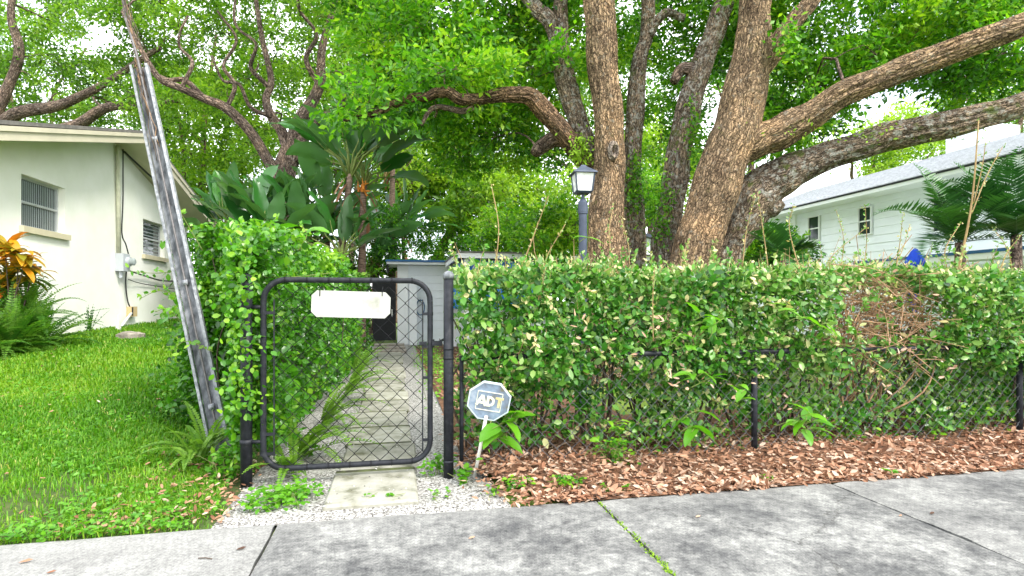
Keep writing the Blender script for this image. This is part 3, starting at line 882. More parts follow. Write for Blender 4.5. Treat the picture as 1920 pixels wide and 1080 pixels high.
U_, V_ = np.meshgrid(u, v_)
X = 1.40 + .02 * V_ + .05 * np.sin(U_ * 30) * (0.4 + V_); Y = 11.95 + 2.4 * U_; Z = 2.05 - 1.05 * V_ + .03 * np.sin(U_ * 17)
i = np.arange(7)[:, None] * 40 + np.arange(39)[None]
mb.add(np.stack([X, Y, Z], -1).reshape(-1, 3), np.stack([i, i + 1, i + 41, i + 40], -1).reshape(-1, 4))
mb.add(np.stack([1.5 + 1.6 * U_, 12.0 + .05 * np.sin(U_ * 26) * (.4 + V_), Z], -1).reshape(-1, 3), np.stack([i, i + 1, i + 41, i + 40], -1).reshape(-1, 4))
tag(mb.build('tarp', M['blue_tarp'], smooth=True), 'bright blue tarp hanging under the patio roof', 'tarp')
# far little white building between the trunks
far = thing('white_outbuilding', 'small white building with blue-grey roof seen between the tree trunks', 'building', (7.5, 19, 0))
mb = MB(); mb.add([(7.0, 18, 0), (11.5, 18, 0), (11.5, 18, 2.9), (7.0, 18, 3.55), (7, 22, 0), (11.5, 22, 0), (11.5, 22, 2.9), (7, 22, 3.55)], [(0, 1, 2, 3), (4, 0, 3, 7), (1, 5, 6, 2)]); mb.build('wall', M['white_paint'], far)
mb = MB(); mb.add([(6.7, 17.8, 3.62), (11.8, 17.8, 2.88), (11.8, 22, 2.88), (6.7, 22, 3.62), (6.7, 17.8, 3.72), (11.8, 17.8, 2.98), (11.8, 22, 2.98), (6.7, 22, 3.72)], [(0, 1, 2, 3), (4, 5, 6, 7), (0, 1, 5, 4), (0, 3, 7, 4)]); mb.build('roof', M['lamp_metal'], far)

# ------------------------------------------------------------------ gate, posts, fence
GY = 3.66
post = MB(); post.tube([(0.325, 3.60, -.05), (0.325, 3.60, 1.28)], .032, 20)
gp = thing('gate_post', 'black steel latch post with domed cap between gate and clipped hedge', 'post', (0.325, 3.60, 0))
post.build('pipe', M['black_metal'], gp, smooth=True)
cp = MB(); cp.tube([(0.325, 3.60, 1.275), (0.325, 3.60, 1.30), (0.325, 3.60, 1.318), (0.325, 3.60, 1.325)], [.036, .036, .024, .006], 20); cp.build('cap', M['galv_inner'], gp, smooth=True)
for zz in (.82, .76, .10):
    b_ = MB(); b_.tube([(0.325, 3.60, zz), (0.325, 3.60, zz + .016)], .0338, 20); b_.build('band', M['black_metal'], gp, smooth=True)
lp_x = float(onY(462, 900, 3.68)[0])
gp2 = thing('gate_post', 'black steel hinge post wrapped in vines beside the guy guard', 'post', (lp_x, 3.68, 0))
post = MB(); post.tube([(lp_x, 3.68, -.05), (lp_x, 3.68, 1.26)], .034, 20); post.build('pipe', M['black_metal'], gp2, smooth=True)
cp = MB(); cp.tube([(lp_x, 3.68, 1.255), (lp_x, 3.68, 1.28), (lp_x, 3.68, 1.30)], [.038, .036, .008], 20); cp.build('cap', M['black_metal'], gp2, smooth=True)
for zz in (1.08, .26):
    b_ = MB(); b_.tube([(lp_x, 3.68, zz), (lp_x, 3.68, zz + .03)], .038, 20); b_.tube([(lp_x + .03, 3.67, zz + .015), (-.80, GY, zz + .015)], .012, 8); b_.build('hinge', M['black_metal'], gp2, smooth=True)

gate = thing('garden_gate', 'black chain-link garden gate with rounded corners across the path', 'gate', (-.29, GY, .08))
gx0, gx1, gz0, gz1, gr = -.795, .212, .105, 1.262, .13
loop = []
for (cx, cz, a0) in ((gx1 - gr, gz1 - gr, 0), (gx0 + gr, gz1 - gr, 90), (gx0 + gr, gz0 + gr, 180), (gx1 - gr, gz0 + gr, 270)):
    for a in np.linspace(a0, a0 + 90, 9):
        loop.append((cx + gr * math.cos(R(a)), GY, cz + gr * math.sin(R(a))))
def densify(l_, step=.08):
    out = []
    for a, b_ in zip(l_[:-1], l_[1:]):
        a, b_ = np.array(a), np.array(b_)
        k = max(1, int(np.linalg.norm(b_ - a) / step))
        out += [a + (b_ - a) * i / k for i in range(k)]
    out.append(np.array(l_[-1]))
    return out
fr = MB(); fr.tube(densify(loop + [loop[0]]), .0178, 14, cap=False); fr.build('frame', M['black_metal'], gate, smooth=True)
for xx_ in (gx0 + .062, gx1 - .048):
    b_ = MB(); b_.box((xx_ - .004, GY - .009, gz0 + .06), (xx_ + .004, GY - .003, gz1 - .12)); b_.build('tension_bar', M['black_metal'], gate)
for (xe, xb, zs) in ((gx0, gx0 + .062, (1.06, .32, .20)), (gx1, gx1 - .048, (1.05, .84, .64, .24))):
    for zz in zs:
        b_ = MB(); b_.tube([(xe, GY, zz - .011), (xe, GY, zz + .011)], .0198, 14); b_.box((min(xe, xb) + .0, GY - .012, zz - .009), (max(xe, xb) + .006, GY - .001, zz + .009)); b_.build('band', M['black_metal'], gate, smooth=False)
# woven wires: each zigzag wire is its own piece
PW = .0525
def zig(z0, z1, flip, pitch=PW, r=.0028, amp=.0025, mat='wire'):
    mb = MB()
    pts = []
    k = 0
    z = z0
    while z <= z1 + 1e-6:
        side = (k + flip) % 2
        pts.append((pitch * side + (amp if side else -amp), -amp if side else amp, z))
        z += pitch
        k += 1
    mb.tube(pts, r, 4)
    me_o = mb.build('wire', M[mat])
    me = me_o.data
    bpy.data.objects.remove(me_o)
    return me
zmesh = [zig(gz0 + .015, gz1 - .03, 0), zig(gz0 + .015, gz1 - .03, 1)]
xw = gx0 + .062
k = 0
while xw + PW <= gx1 - .04:
    o = link('wire', zmesh[k % 2], gate)
    o.location = (xw, GY + .004, 0)
    xw += PW; k += 1
# latch
lt = MB()
lt.tube([(gx1 + .02, GY - .01, .86), (gx1 + .06, GY - .01, .87), (.325, GY - .085, .905)], .008, 8)
lt.tube([(gx1 + .012, GY, .835), (gx1 + .012, GY, .885)], .016, 8)
lt.box((gx1 + .01, GY - .03, .845), (gx1 + .075, GY + .0, .875)); lt.box((gx1 - .07, GY - .018, .85), (gx1 - .021, GY - .006, .872))
lt.build('latch', M['black_metal'], gate)
# tie wires along the top tube
for xx_ in np.linspace(gx0 + .12, gx1 - .12, 7):
    t_ = np.linspace(0, 6.28 * 1.6, 14)
    b_ = MB(); b_.tube(np.stack([xx_ + .006 * t_ / 6.28, GY + .020 * np.cos(t_), gz1 + .020 * np.sin(t_)], 1), .0018, 4); b_.build('tie', M['wire'], gate)
    b_ = MB(); b_.tube(np.stack([xx_ + .006 * t_ / 6.28, GY + .020 * np.cos(t_), gz0 + .020 * np.sin(t_)], 1), .0018, 4); b_.build('tie', M['wire'], gate)

# blank white plaque with cut corners wired to the gate
plq = thing('plaque', 'blank white plaque with notched corners hanging on the gate', 'sign', (-.28, GY - .03, 1.1))
a, b_ = onY(584, 545, GY - .03), onY(732, 596, GY - .03)
cx, cz, hw, hh, cc = (a[0] + b_[0]) / 2, (a[2] + b_[2]) / 2 - .0, (b_[0] - a[0]) / 2, .082, .032
prof = []
for (sx, sz) in ((-1, -1), (1, -1), (1, 1), (-1, 1)):
    ex = [(sx * hw, sz * (hh - cc)), (sx * (hw - cc * .45), sz * (hh - cc * .55)), (sx * (hw - cc), sz * hh)]
    if sx * sz > 0: prof += ex
    else: prof += ex[::-1]
prof = prof
rot = R(-1.6)
pp = np.array([(cx + x * math.cos(rot) - z * math.sin(rot), cz + x * math.sin(rot) + z * math.cos(rot)) for x, z in prof])
k = len(pp)
mb = MB()
mb.add(np.vstack([np.stack([pp[:, 0], np.full(k, GY - .036), pp[:, 1]], 1), np.stack([pp[:, 0], np.full(k, GY - .026), pp[:, 1]], 1)]),
       [(i, (i + 1) % k, (i + 1) % k + k, i + k) for i in range(k)])
mb.f.append(np.array([list(range(k)), list(range(2 * k - 1, k - 1, -1))]))
mb.build('board', M['plaque'], plq)
for sx in (-1, 1):
    mb = MB(); x_ = cx + sx * (hw - .05); mb.tube([(x_, GY - .038, cz + hh - .03), (x_, GY - .038, cz + hh + .01), (x_ + .004, GY + .008, cz + hh + .03)], .003, 6); mb.build('hook', M['wire'], plq)

# low chain-link fence running through the clipped hedge
fence = thing('chain_link_fence', 'low black chain-link fence running through the clipped hedge', 'fence', (3, 3.65, 0))
FY, FZ = 3.66, .765
for xx_ in (.415, 2.555, 4.98, 6.9):
    b_ = MB(); b_.tube([(xx_, FY, -.05), (xx_, FY, FZ + .01)], .022 if xx_ > .5 else .014, 12); b_.build('post', M['black_metal'], fence, smooth=True)
b_ = MB(); b_.tube(np.array([(x, FY, FZ) for x in np.linspace(.43, 7.2, 12)]), .019, 12); b_.build('top_rail', M['black_metal'], fence, smooth=True)
M['fence_wire'] = noise_mat('worn_fence_wire', two((0.10, 0.105, 0.115), .3), 20, 0.5)
fm = [zig(.03, FZ, 0, PW, .0026, mat='fence_wire'), zig(.03, FZ, 1, PW, .0026, mat='fence_wire')]
xw, k = .43, 0
while xw < 7.1:
    o = link('wire', fm[k % 2], fence); o.location = (xw, FY - .012, 0)
    xw += PW; k += 1

# ------------------------------------------------------------------ guy-wire guard
b0, t0 = P(414, 842, 4.05), P(262, 124, 4.30)
guard = thing('guy_wire_guard', 'tall leaning galvanised steel guy-wire guard at the edge of the lawn', 'guard', b0)
ax = unit(t0 - b0)
side = unit(np.array([CA, -SA, 0]) - ax * np.dot([CA, -SA, 0], ax))
out = np.cross(ax, side); out = out if out[1] < 0 else -out
side = unit(side * math.cos(R(-12)) + out * math.sin(R(-12))); out = unit(np.cross(side, ax)); out = out if out[1] < 0 else -out
def chan(prof, a, b_, tw=1.0):
    prof = np.array(prof)
    k = len(prof)
    st = 14
    V = []
    for i in range(st + 1):
        c = a + (b_ - a) * i / st
        w = 1 + (tw - 1) * i / st
        V.append(c + side * prof[:, 0:1] * w + out * prof[:, 1:2])
    V = np.vstack(V)
    q = np.arange(k)
    f = np.vstack([np.stack([i * k + q, i * k + (q + 1) % k, (i + 1) * k + (q + 1) % k, (i + 1) * k + q], 1) for i in range(st)])
    mb = MB(); mb.add(V, f); mb.f.append(np.array([list(range(k))[::-1], list(range(st * k, st * k + k))])); return mb
W_ = .070
chan([(-W_ + .012, -.03), (W_ - .012, -.03), (W_ - .012, -.024), (-W_ + .012, -.024)], b0, t0, .86).build('back_plate', M['galv_inner'], guard)
for s_ in (-1, 1):
    pr = [(s_ * (W_ - .008), -.024), (s_ * (W_ - .002), -.024), (s_ * (W_ + .002), .030), (s_ * (W_ - .018), .034), (s_ * (W_ - .018), .029), (s_ * (W_ - .006), .026)]
    chan(pr, b0, t0, .86).build('flange', M['galv'], guard)
for f_ in (.105, .42, .80):
    c = b0 + (t0 - b0) * f_
    mb = MB(); mb.tube([c - side * .018, c + side * .018], .022, 10); mb.tube([c - out * .02, c + out * .02], .011, 8); mb.build('clamp', M['galv'], guard, smooth=True)
mb = MB(); c = b0 + (t0 - b0) * .035
for i in range(9):
    q = np.random.default_rng(i + 3); d = q.normal(0, .016, 3); mb.tube([c + d - side * .014, c + d * .6 + side * .014], .012, 7)
mb.build('anchor_knot', M['galv'], guard, smooth=True)
top2 = P(222, -260, 4.62)
mb = MB(); mb.tube(smooth_path([b0 + ax * .05, b0 + (t0 - b0) * .5 + out * .005, t0 + out * .01, P(231, 0, 4.42), top2], 8), .008, 6)
tag(mb.build('guy_wire', M['cable'], smooth=True), 'steel guy wire rising out of the leaning guard', 'wire')
vt = thing('dry_vine', 'tangle of dry brown vine stems wound around the guy wire', 'vine', t0)
for i in range(9):
    q = np.random.default_rng(100 + i)
    f0, f1 = q.uniform(.70, .95), q.uniform(1.05, 1.5)
    t = np.linspace(f0, f1, 26)
    c = b0[None] + (t0 - b0)[None] * np.minimum(t, 1)[:, None] + (P(231, 0, 4.42) - t0)[None] * (np.maximum(t - 1, 0) / .17)[:, None]
    ph = q.uniform(0, 6.28); w = q.uniform(2, 6)
    rad = np.where(t < 1, .022, .028 + .02 * np.sin(t * 9 + ph))
    c = c + side * (rad * np.cos(w * t * 4 + ph))[:, None] + out * (rad * np.sin(w * t * 4 + ph) * .8 + .01)[:, None]
    mb = MB(); c = c + q.normal(0, .006, c.shape); mb.tube(c, q.uniform(.0015, .004), 5); mb.build('stem', M['twig_dark'] if i % 3 else M['twig_dead'], vt, smooth=True)

# ------------------------------------------------------------------ security sign
s_base = onZ(891, 888, .03)
s_c = P(917, 752, 3.42)
sign = thing('security_sign', 'weathered octagonal security yard sign on a leaning white stake', 'sign', s_base)
updir = unit(s_c - s_base)
mb = MB(); mb.tube([s_base - updir * .1, s_base + updir * .25, s_c - updir * .10], .011, 8); mb.build('stake', M['pvc'], sign, smooth=True)
rt = unit(np.array([CA, -SA, 0]) - updir * np.dot([CA, -SA, 0], updir)); fw = np.cross(rt, updir); fw = fw if fw[1] < 0 else -fw
def octa(r, d0, d1, rx=1.0):
    an = np.arange(8) * math.pi / 4 + math.pi / 8
    ring = np.stack([np.cos(an), np.sin(an)], 1) * r / math.cos(math.pi / 8)
    a = np.array([s_c + rt * x * rx + updir * y + fw * d0 for x, y in ring]); b_ = np.array([s_c + rt * x * rx + updir * y + fw * d1 for x, y in ring])
    return a, b_
M['sign_face'] = noise_mat('sun_bleached_sign', [(0.36, (0.20, 0.17, 0.09)), (0.45, (0.17, 0.20, 0.26)), (0.58, (0.24, 0.31, 0.42)), (0.72, (0.42, 0.47, 0.54))], 10, 0.4)
M['sign_edge'] = noise_mat('sign_border', two((0.55, 0.62, 0.68), .1), 12, 0.5)
M['sign_text'] = noise_mat('sign_lettering', two((0.80, 0.78, 0.62), .08), 12, 0.5)
M['sign_gold'] = noise_mat('sign_faded_gold', [(0.35, (0.55, 0.42, 0.14)), (0.65, (0.72, 0.64, 0.40))], 18, 0.5)
a, b_ = octa(.120, -.004, .004)
mb = MB(); q = np.arange(8); mb.add(np.vstack([a, b_]), np.stack([q, (q + 1) % 8, (q + 1) % 8 + 8, q + 8], 1)); mb.f.append(np.array([list(range(8)), list(range(8, 16))])); mb.build('panel', M['sign_face'], sign)
oa, ob = octa(.128, -.006, .007); ia, ib = octa(.119, -.006, .007)
mb = MB(); mb.add(np.vstack([ob, ib, oa]), np.vstack([np.stack([q, (q + 1) % 8, (q + 1) % 8 + 8, q + 8], 1), np.stack([q, (q + 1) % 8, (q + 1) % 8 + 16, q + 16], 1)])); mb.build('rim', M['sign_edge'], sign)
def bar(mb, x0, y0, x1, y1, w, d=.0065):
    p0, p1 = np.array([x0, y0]), np.array([x1, y1]); t = unit(p1 - p0); n_ = np.array([-t[1], t[0]]) * w / 2
    qd = [p0 - n_, p1 - n_, p1 + n_, p0 + n_]
    V = [s_c + rt * c[0] + updir * c[1] + fw * .0042 for c in qd] + [s_c + rt * c[0] + updir * c[1] + fw * d for c in qd]
    mb.add(V, [(4, 5, 6, 7), (0, 1, 5, 4), (1, 2, 6, 5), (2, 3, 7, 6), (3, 0, 4, 7)])
mb = MB()
for s4 in ((-.075, .062, .075, .062), (-.075, -.062, .075, -.062), (-.0755, -.062, -.0755, .062), (.0755, -.062, .0755, .062)): bar(mb, *s4, .004)
mb.build('border_line', M['sign_text'], sign)
mb = MB(); sh = .012
bar(mb, -.074, -.034, -.044, .036, .017); bar(mb, -.018, -.034, -.044, .036, .017, .0066); bar(mb, -.06, -.014, -.03, -.014, .014, .0068); mb.build('letter_a', M['sign_text'], sign)
mb = MB(); bar(mb, -.008, -.034, -.008, .036, .016)
arc = [(-.008, .029), (.012, .027), (.026, .014), (.026, -.012), (.012, -.025), (-.008, -.027)]
for j, (p_, q_) in enumerate(zip(arc[:-1], arc[1:])): bar(mb, *p_, *q_, .015, .0066 + .0002 * j)
mb.build('letter_d', M['sign_text'], sign)
mb = MB(); bar(mb, .036, .029, .086, .029, .014); bar(mb, .061, .022, .061, -.034, .016, .0067); mb.build('letter_t', M['sign_gold'], sign)

# ------------------------------------------------------------------ lamp post
lp = P(1093, 470, 6.0); lx, ly = lp[0], lp[1]
ZL = lambda py: CAMH + (HOR - py) / F * 6.0
lamp = thing('lamp_post', 'blue-grey lamp post with square lantern in front of the knotted trunk', 'lamp post', (lx, ly, 0))
mb = MB(); mb.tube([(lx, ly, -.05), (lx, ly, ZL(402)), (lx, ly, ZL(401)), (lx, ly, ZL(392)), (lx, ly, ZL(390))], [.044, .044, .052, .052, .044], 20); mb.build('pole', M['lamp_metal'], lamp, smooth=False)
mb = MB(); mb.tube([(lx, ly, ZL(398)), (lx, ly, ZL(380)), (lx, ly, ZL(374)), (lx, ly, ZL(371)), (lx, ly, ZL(358))], [.054, .052, .03, .018, .018], 20); mb.build('neck', M['lamp_metal'], lamp, smooth=False)
lang = R(40)
def lq(r, z):
    return [(lx + r * math.cos(lang + k * math.pi / 2), ly + r * math.sin(lang + k * math.pi / 2), z) for k in range(4)]
def frus(mb, r0, z0, r1, z1):
    mb.add(lq(r0, z0) + lq(r1, z1), [(0, 1, 5, 4), (1, 2, 6, 5), (2, 3, 7, 6), (3, 0, 4, 7), (3, 2, 1, 0), (4, 5, 6, 7)])
z0, z1 = ZL(360), ZL(327)
mb = MB(); frus(mb, .10, z0 - .02, .125, z0); mb.build('tray', M['lamp_metal'], lamp)
mb = MB(); frus(mb, .185, z1, .17, z1 + .018); frus(mb, .165, z1 + .0182, .055, ZL(314)); frus(mb, .055, ZL(314) + .0005, .03, ZL(310)); mb.build('roof', M['lamp_metal'], lamp)
c0_, c1_ = lq(.115, z0), lq(.145, z1)
for k in range(4):
    mb = MB(); mb.tube([c0_[k], c1_[k]], .009, 6); mb.build('corner_bar', M['lamp_metal'], lamp)
    k2 = (k + 1) % 4
    i0, i1, j0, j1 = lq(.111, z0 + .002)[k], lq(.111, z0 + .002)[k2], lq(.141, z1 - .002)[k], lq(.141, z1 - .002)[k2]
    mb = MB(); mb.add([i0, i1, j1, j0], [(0, 1, 2, 3)]); mb.build('pane', M['lamp_glass'], lamp)

# closed blue umbrella behind the hedge
ub = P(1716, 500, 7.4)
umb = thing('patio_umbrella', 'closed bright blue patio umbrella poking above the hedge', 'umbrella', (ub[0], ub[1], 0))
mb = MB(); mb.tube([(ub[0], ub[1], 0), (ub[0], ub[1], 1.83)], .02, 8); mb.build('pole', M['white_trim'], umb)
mb = MB()
zz = np.array([1.84, 1.80, 1.70, 1.60, 1.585, 1.45, 1.2, 1.0]); rr = np.array([.01, .04, .085, .115, .075, .085, .08, .05])
th = np.linspace(0, 2 * math.pi, 32, endpoint=False)
V = np.stack([ub[0] + rr[:, None] * (1 + .22 * np.sin(8 * th))[None] * np.cos(th)[None], ub[1] + rr[:, None] * (1 + .22 * np.sin(8 * th))[None] * np.sin(th)[None], zz[:, None] + 0 * th[None]], -1)
i = np.arange(7)[:, None] * 32; j = np.arange(32)[None]
mb.add(V.reshape(-1, 3), np.stack([i + j, i + (j + 1) % 32, i + 32 + (j + 1) % 32, i + 32 + j], -1).reshape(-1, 4)); mb.build('canopy', M['blue_cloth'], umb, smooth=True)

# ------------------------------------------------------------------ trees
def limb_pts(ctrl, seed=0, sub=7, wob=0.0):
    """ctrl rows: px, py, depth, width in photo pixels -> world points and radii"""
    rows = np.array([np.append(P(px, py, D), w / 2 / F * D) for px, py, D, w in ctrl])
    s = smooth_path(rows, sub)
    if wob > 0:
        k = np.arange(len(s))
        for ax_ in range(3):
            s[:, ax_] += wob * fn(k * .35, ax_ * 7.0, seed, 1.0, seed + ax_)
    return s[:, :3], np.maximum(s[:, 3], .006)

def region(px0, px1, py0, py1, d0, d1, n, seed, gaps=()):
    q = np.random.default_rng(abs(int(seed)))
    out = []
    tries = 0
    while len(out) < n and tries < n * 20:
        tries += 1
        px, py, D = q.uniform(px0, px1), q.uniform(py0, py1), q.uniform(d0, d1)
        if any(((px - g[0]) / g[2]) ** 2 + ((py - g[1]) / g[3]) ** 2 < 1 for g in gaps):
            continue
        out.append(P(px, py, D))
    return np.array(out)

def crown_of(tree, skel, srad, centers, seed, leaf, mat, bark, n_leaf, r_cl, tint_mid=.5, flat=.62, twig_r=.02, wig=.12):
    q = np.random.default_rng(abs(int(seed)))
    tw = MB(); lf = MB()
    skel, srad = np.asarray(skel), np.asarray(srad)
    d0 = np.min(np.linalg.norm(centers[:, None] - skel[None], axis=2), axis=1)
    pos, al, no, ln, ti = [], [], [], [], []
    for c in centers[np.argsort(d0)]:
        d = np.linalg.norm(skel - c, axis=1) + 0.8 * np.maximum(skel[:, 2] - c[2], 0)
        k = int(np.argmin(d)); p0 = skel[k]
        dist = np.linalg.norm(c - p0)
        if dist > .15:
            m = 6
            t = np.linspace(0, 1, m)[:, None]
            bend = q.normal(0, wig * dist, 3) + np.array([0, 0, .10 * dist])
            pts = p0 + (c - p0) * t + bend * (np.sin(math.pi * t)) + q.normal(0, .02 * dist, (m, 3)) * np.sin(math.pi * t)
            r0 = min(srad[k] * .7, twig_r * (.5 + .5 * dist)); r1 = max(.005, r0 * .45)
            rad = np.linspace(r0, r1, m)
            tw.tube(pts, rad, 5, cap=False)
            skel = np.vstack([skel, pts[1:]]); srad = np.concatenate([srad, rad[1:]])
        nt_ = q.integers(6, 10)
        rc = r_cl * q.uniform(.65, 1.3)
        ct = q.normal(tint_mid, .22)
        per = int(n_leaf * (rc / r_cl) ** 2 / nt_)
        for _ in range(nt_):
            dr = unit(q.normal(size=3)) * np.array([1, 1, flat]); dr[2] += .06
            e = c + dr * rc
            tw.add(*strip(c, e, .006, q))
            u = np.sqrt(q.random(per)) * 1.05
            pp = c + (e - c)[None] * u[:, None] + q.normal(0, .16 * rc, (per, 3)) * np.array([1, 1, .7])
            pos.append(pp)
            a_ = dr[None] * .8 + q.normal(0, .75, (per, 3)); a_[:, 2] -= .25
            al.append(a_)
            nn = q.normal(0, .55, (per, 3)); nn[:, 2] += .75
            no.append(nn)
            ln.append(leaf * q.uniform(.65, 1.3, per)); ti.append(np.clip(q.normal(ct, .17, per), 0, 1))
    leaves(lf, np.vstack(pos), np.vstack(al), np.vstack(no), np.concatenate(ln), np.concatenate(ln) * .48, np.concatenate(ti))
    if tw.n:
        for k_ in list(tw.a): pass
        tag(tw.build('branches', bark, tree, smooth=True), kind='stuff')
    return lf.build('crown', mat, tree)

def strip(a, b_, r, q):
    d = unit(b_ - a); s_ = unit(np.cross(d, [0.3, 0.2, 1])) * r; u = np.cross(d, s_)
    v = np.array([a + s_, a - s_ * .5 + u * .87, a - s_ * .5 - u * .87, b_])
    return v, np.array([(0, 1, 3), (1, 2, 3), (2, 0, 3)])

def tree(name, label, base, limbs, bark, group=None):
    t = thing(name, label, 'tree', base, group)
    SK, SR = [], []
    for i, (nm, ctrl, lump, br, n) in enumerate(limbs):
        n = n if n < 24 else int(n * 1.9)
        pts, rad = limb_pts(ctrl, seed=i, sub=7 if n < 24 else 14, wob=.018 if n >= 24 else .05)
        mb = MB(); mb.tube(pts, rad, n, True, lump, seed=i + int(base[0] * 3)); mb.build(nm, br or bark, t, smooth=True)
        SK.append(pts); SR.append(rad)
    return t, np.vstack(SK), np.concatenate(SR)

GAPS = [(1225, 200, 26, 60), (1025, 330, 22, 50), (1590, 235, 60, 20), (1700, 195, 40, 18), (1510, 345, 45, 22), (660, 90, 26, 18), (900, 80, 24, 14), (1450, 60, 18, 26), (1290, 330, 14, 60)]
# --- knotted straight trunk with lichened side limbs
KD = 8.0
tA, skA, srA = tree('camphor_tree', 'tall straight brown trunk with an oval knot scar behind the lamp post', P(1137, 715, KD),
    [('trunk', [(1137, 730, KD, 92), (1137, 560, KD, 80), (1137, 480, KD, 70), (1136, 400, KD, 64), (1141, 305, KD, 58), (1135, 200, KD, 52), (1128, 100, KD, 52), (1122, 0, KD, 54), (1116, -160, KD, 48), (1105, -420, KD + .3, 34), (1085, -700, KD + .6, 18)], .07, None, 44),
     ('limb', [(1128, 330, KD + .3, 40), (1092, 262, KD + .4, 40), (1070, 190, KD + .5, 36), (1056, 120, KD + .5, 33), (1050, 50, KD + .6, 28), (1048, -60, KD + .6, 25), (1030, -300, KD + .8, 14)], .12, BARK_LICHEN, 26),
     ('limb', [(1052, 90, KD + .5, 26), (1030, 40, KD + .5, 26), (1000, 8, KD + .6, 24), (960, -40, KD + .7, 20), (900, -130, KD + .9, 14)], .12, BARK_LICHEN, 24),
     ('limb', [(1125, 340, KD + .2, 34), (1082, 284, KD + .25, 36), (1040, 232, KD + .1, 34), (992, 184, KD, 32), (930, 180, KD - .2, 22), (868, 188, KD - .4, 19), (835, 174, KD - .45, 17), (800, 179, KD - .5, 15), (765, 186, KD - .55, 13), (742, 196, KD - .6, 12), (690, 216, KD - .7, 8), (640, 226, KD - .8, 5)], .16, bark_mat('limb_bark', (0.16, 0.105, 0.065), (0.014, 0.010, 0.007), lichen=(0.32, 0.30, 0.25), lichen_amt=.2, scale=30), 24),
     ('limb', [(905, 186, KD - .3, 14), (868, 204, KD - .3, 12), (815, 203, KD - .3, 10), (796, 238, KD - .3, 7)], .14, BARK_OAK, 12),
     ('stub', [(1088, 262, KD + .5, 30), (1050, 258, KD + .5, 30), (1016, 276, KD + .45, 27), (1006, 286, KD + .45, 18)], .12, BARK_OAK, 20)], BARK_BROWN)
# knot scar: a swollen rim with a hollow
kc = P(1151, 282, KD - .245)
mb = MB()
th = np.linspace(0, 2 * math.pi, 24, endpoint=False)
rim = []
for (r_, d_) in ((.115, -.03), (.10, .025), (.075, .045), (.055, .02), (.03, -.035), (.008, -.05)):
    rim.append(np.stack([kc[0] + r_ * .72 * np.cos(th) * CA, kc[1] - d_ - r_ * .72 * np.cos(th) * SA + .02 * (np.cos(th)), kc[2] + r_ * 1.25 * np.sin(th)], 1))
V = np.vstack(rim); i = np.arange(5)[:, None] * 24; j = np.arange(24)[None]
mb.add(V, np.stack([i + j, i + (j + 1) % 24, i + 24 + (j + 1) % 24, i + 24 + j], -1).reshape(-1, 4), bark=V * np.array([1, 1, .4]))
mb.build('knot', bark_mat('knot_bark', (0.30, 0.25, 0.21), (0.03, 0.02, 0.015), scale=30), tA, smooth=True)
tk = np.vstack([region(560, 1110, -260, 20, 8.5, 12.5, 95, 21, GAPS), region(690, 1110, 0, 150, 8.5, 12.5, 60, 27, GAPS)])
tk = np.vstack([tk, region(760, 1060, 120, 330, 8.9, 11.5, 34, 22, GAPS), region(715, 880, 90, 240, 8.4, 10.5, 16, 23, GAPS), region(850, 1250, -600, -200, 7.5, 11, 26, 24), region(655, 740, 205, 240, 7.2, 7.6, 2, 25), region(780, 900, 120, 170, 7.5, 8, 4, 26)])
crown_of(tA, skA, srA, tk, 31, .105, M['lf_camphor'], BARK_OAK, 440, .66, .62)

# --- slim lichened trunk just behind it
BD = 9.2
tB, skB, srB = tree('camphor_tree', 'slim pale lichened trunk rising just behind the knotted trunk', P(1190, 690, BD),
    [('trunk', [(1191, 700, BD, 46), (1191, 480, BD, 40), (1188, 400, BD, 38), (1185, 300, BD, 32), (1190, 200, BD, 30), (1196, 110, BD, 27), (1212, 65, BD, 24), (1215, -40, BD, 22), (1225, -300, BD, 14)], .10, None, 28),
     ('limb', [(1208, 75, BD, 18), (1232, 42, BD, 17), (1256, 30, BD, 15), (1276, 36, BD, 14)], .14, None, 14)], BARK_LICHEN)
tk = np.vstack([region(1150, 1400, -260, 140, 10, 13, 50, 41, GAPS), region(1165, 1320, 120, 300, 10.5, 13, 12, 42, GAPS)])
crown_of(tB, skB, srB, tk, 43, .105, M['lf_camphor'], BARK_OAK, 440, .66, .56)

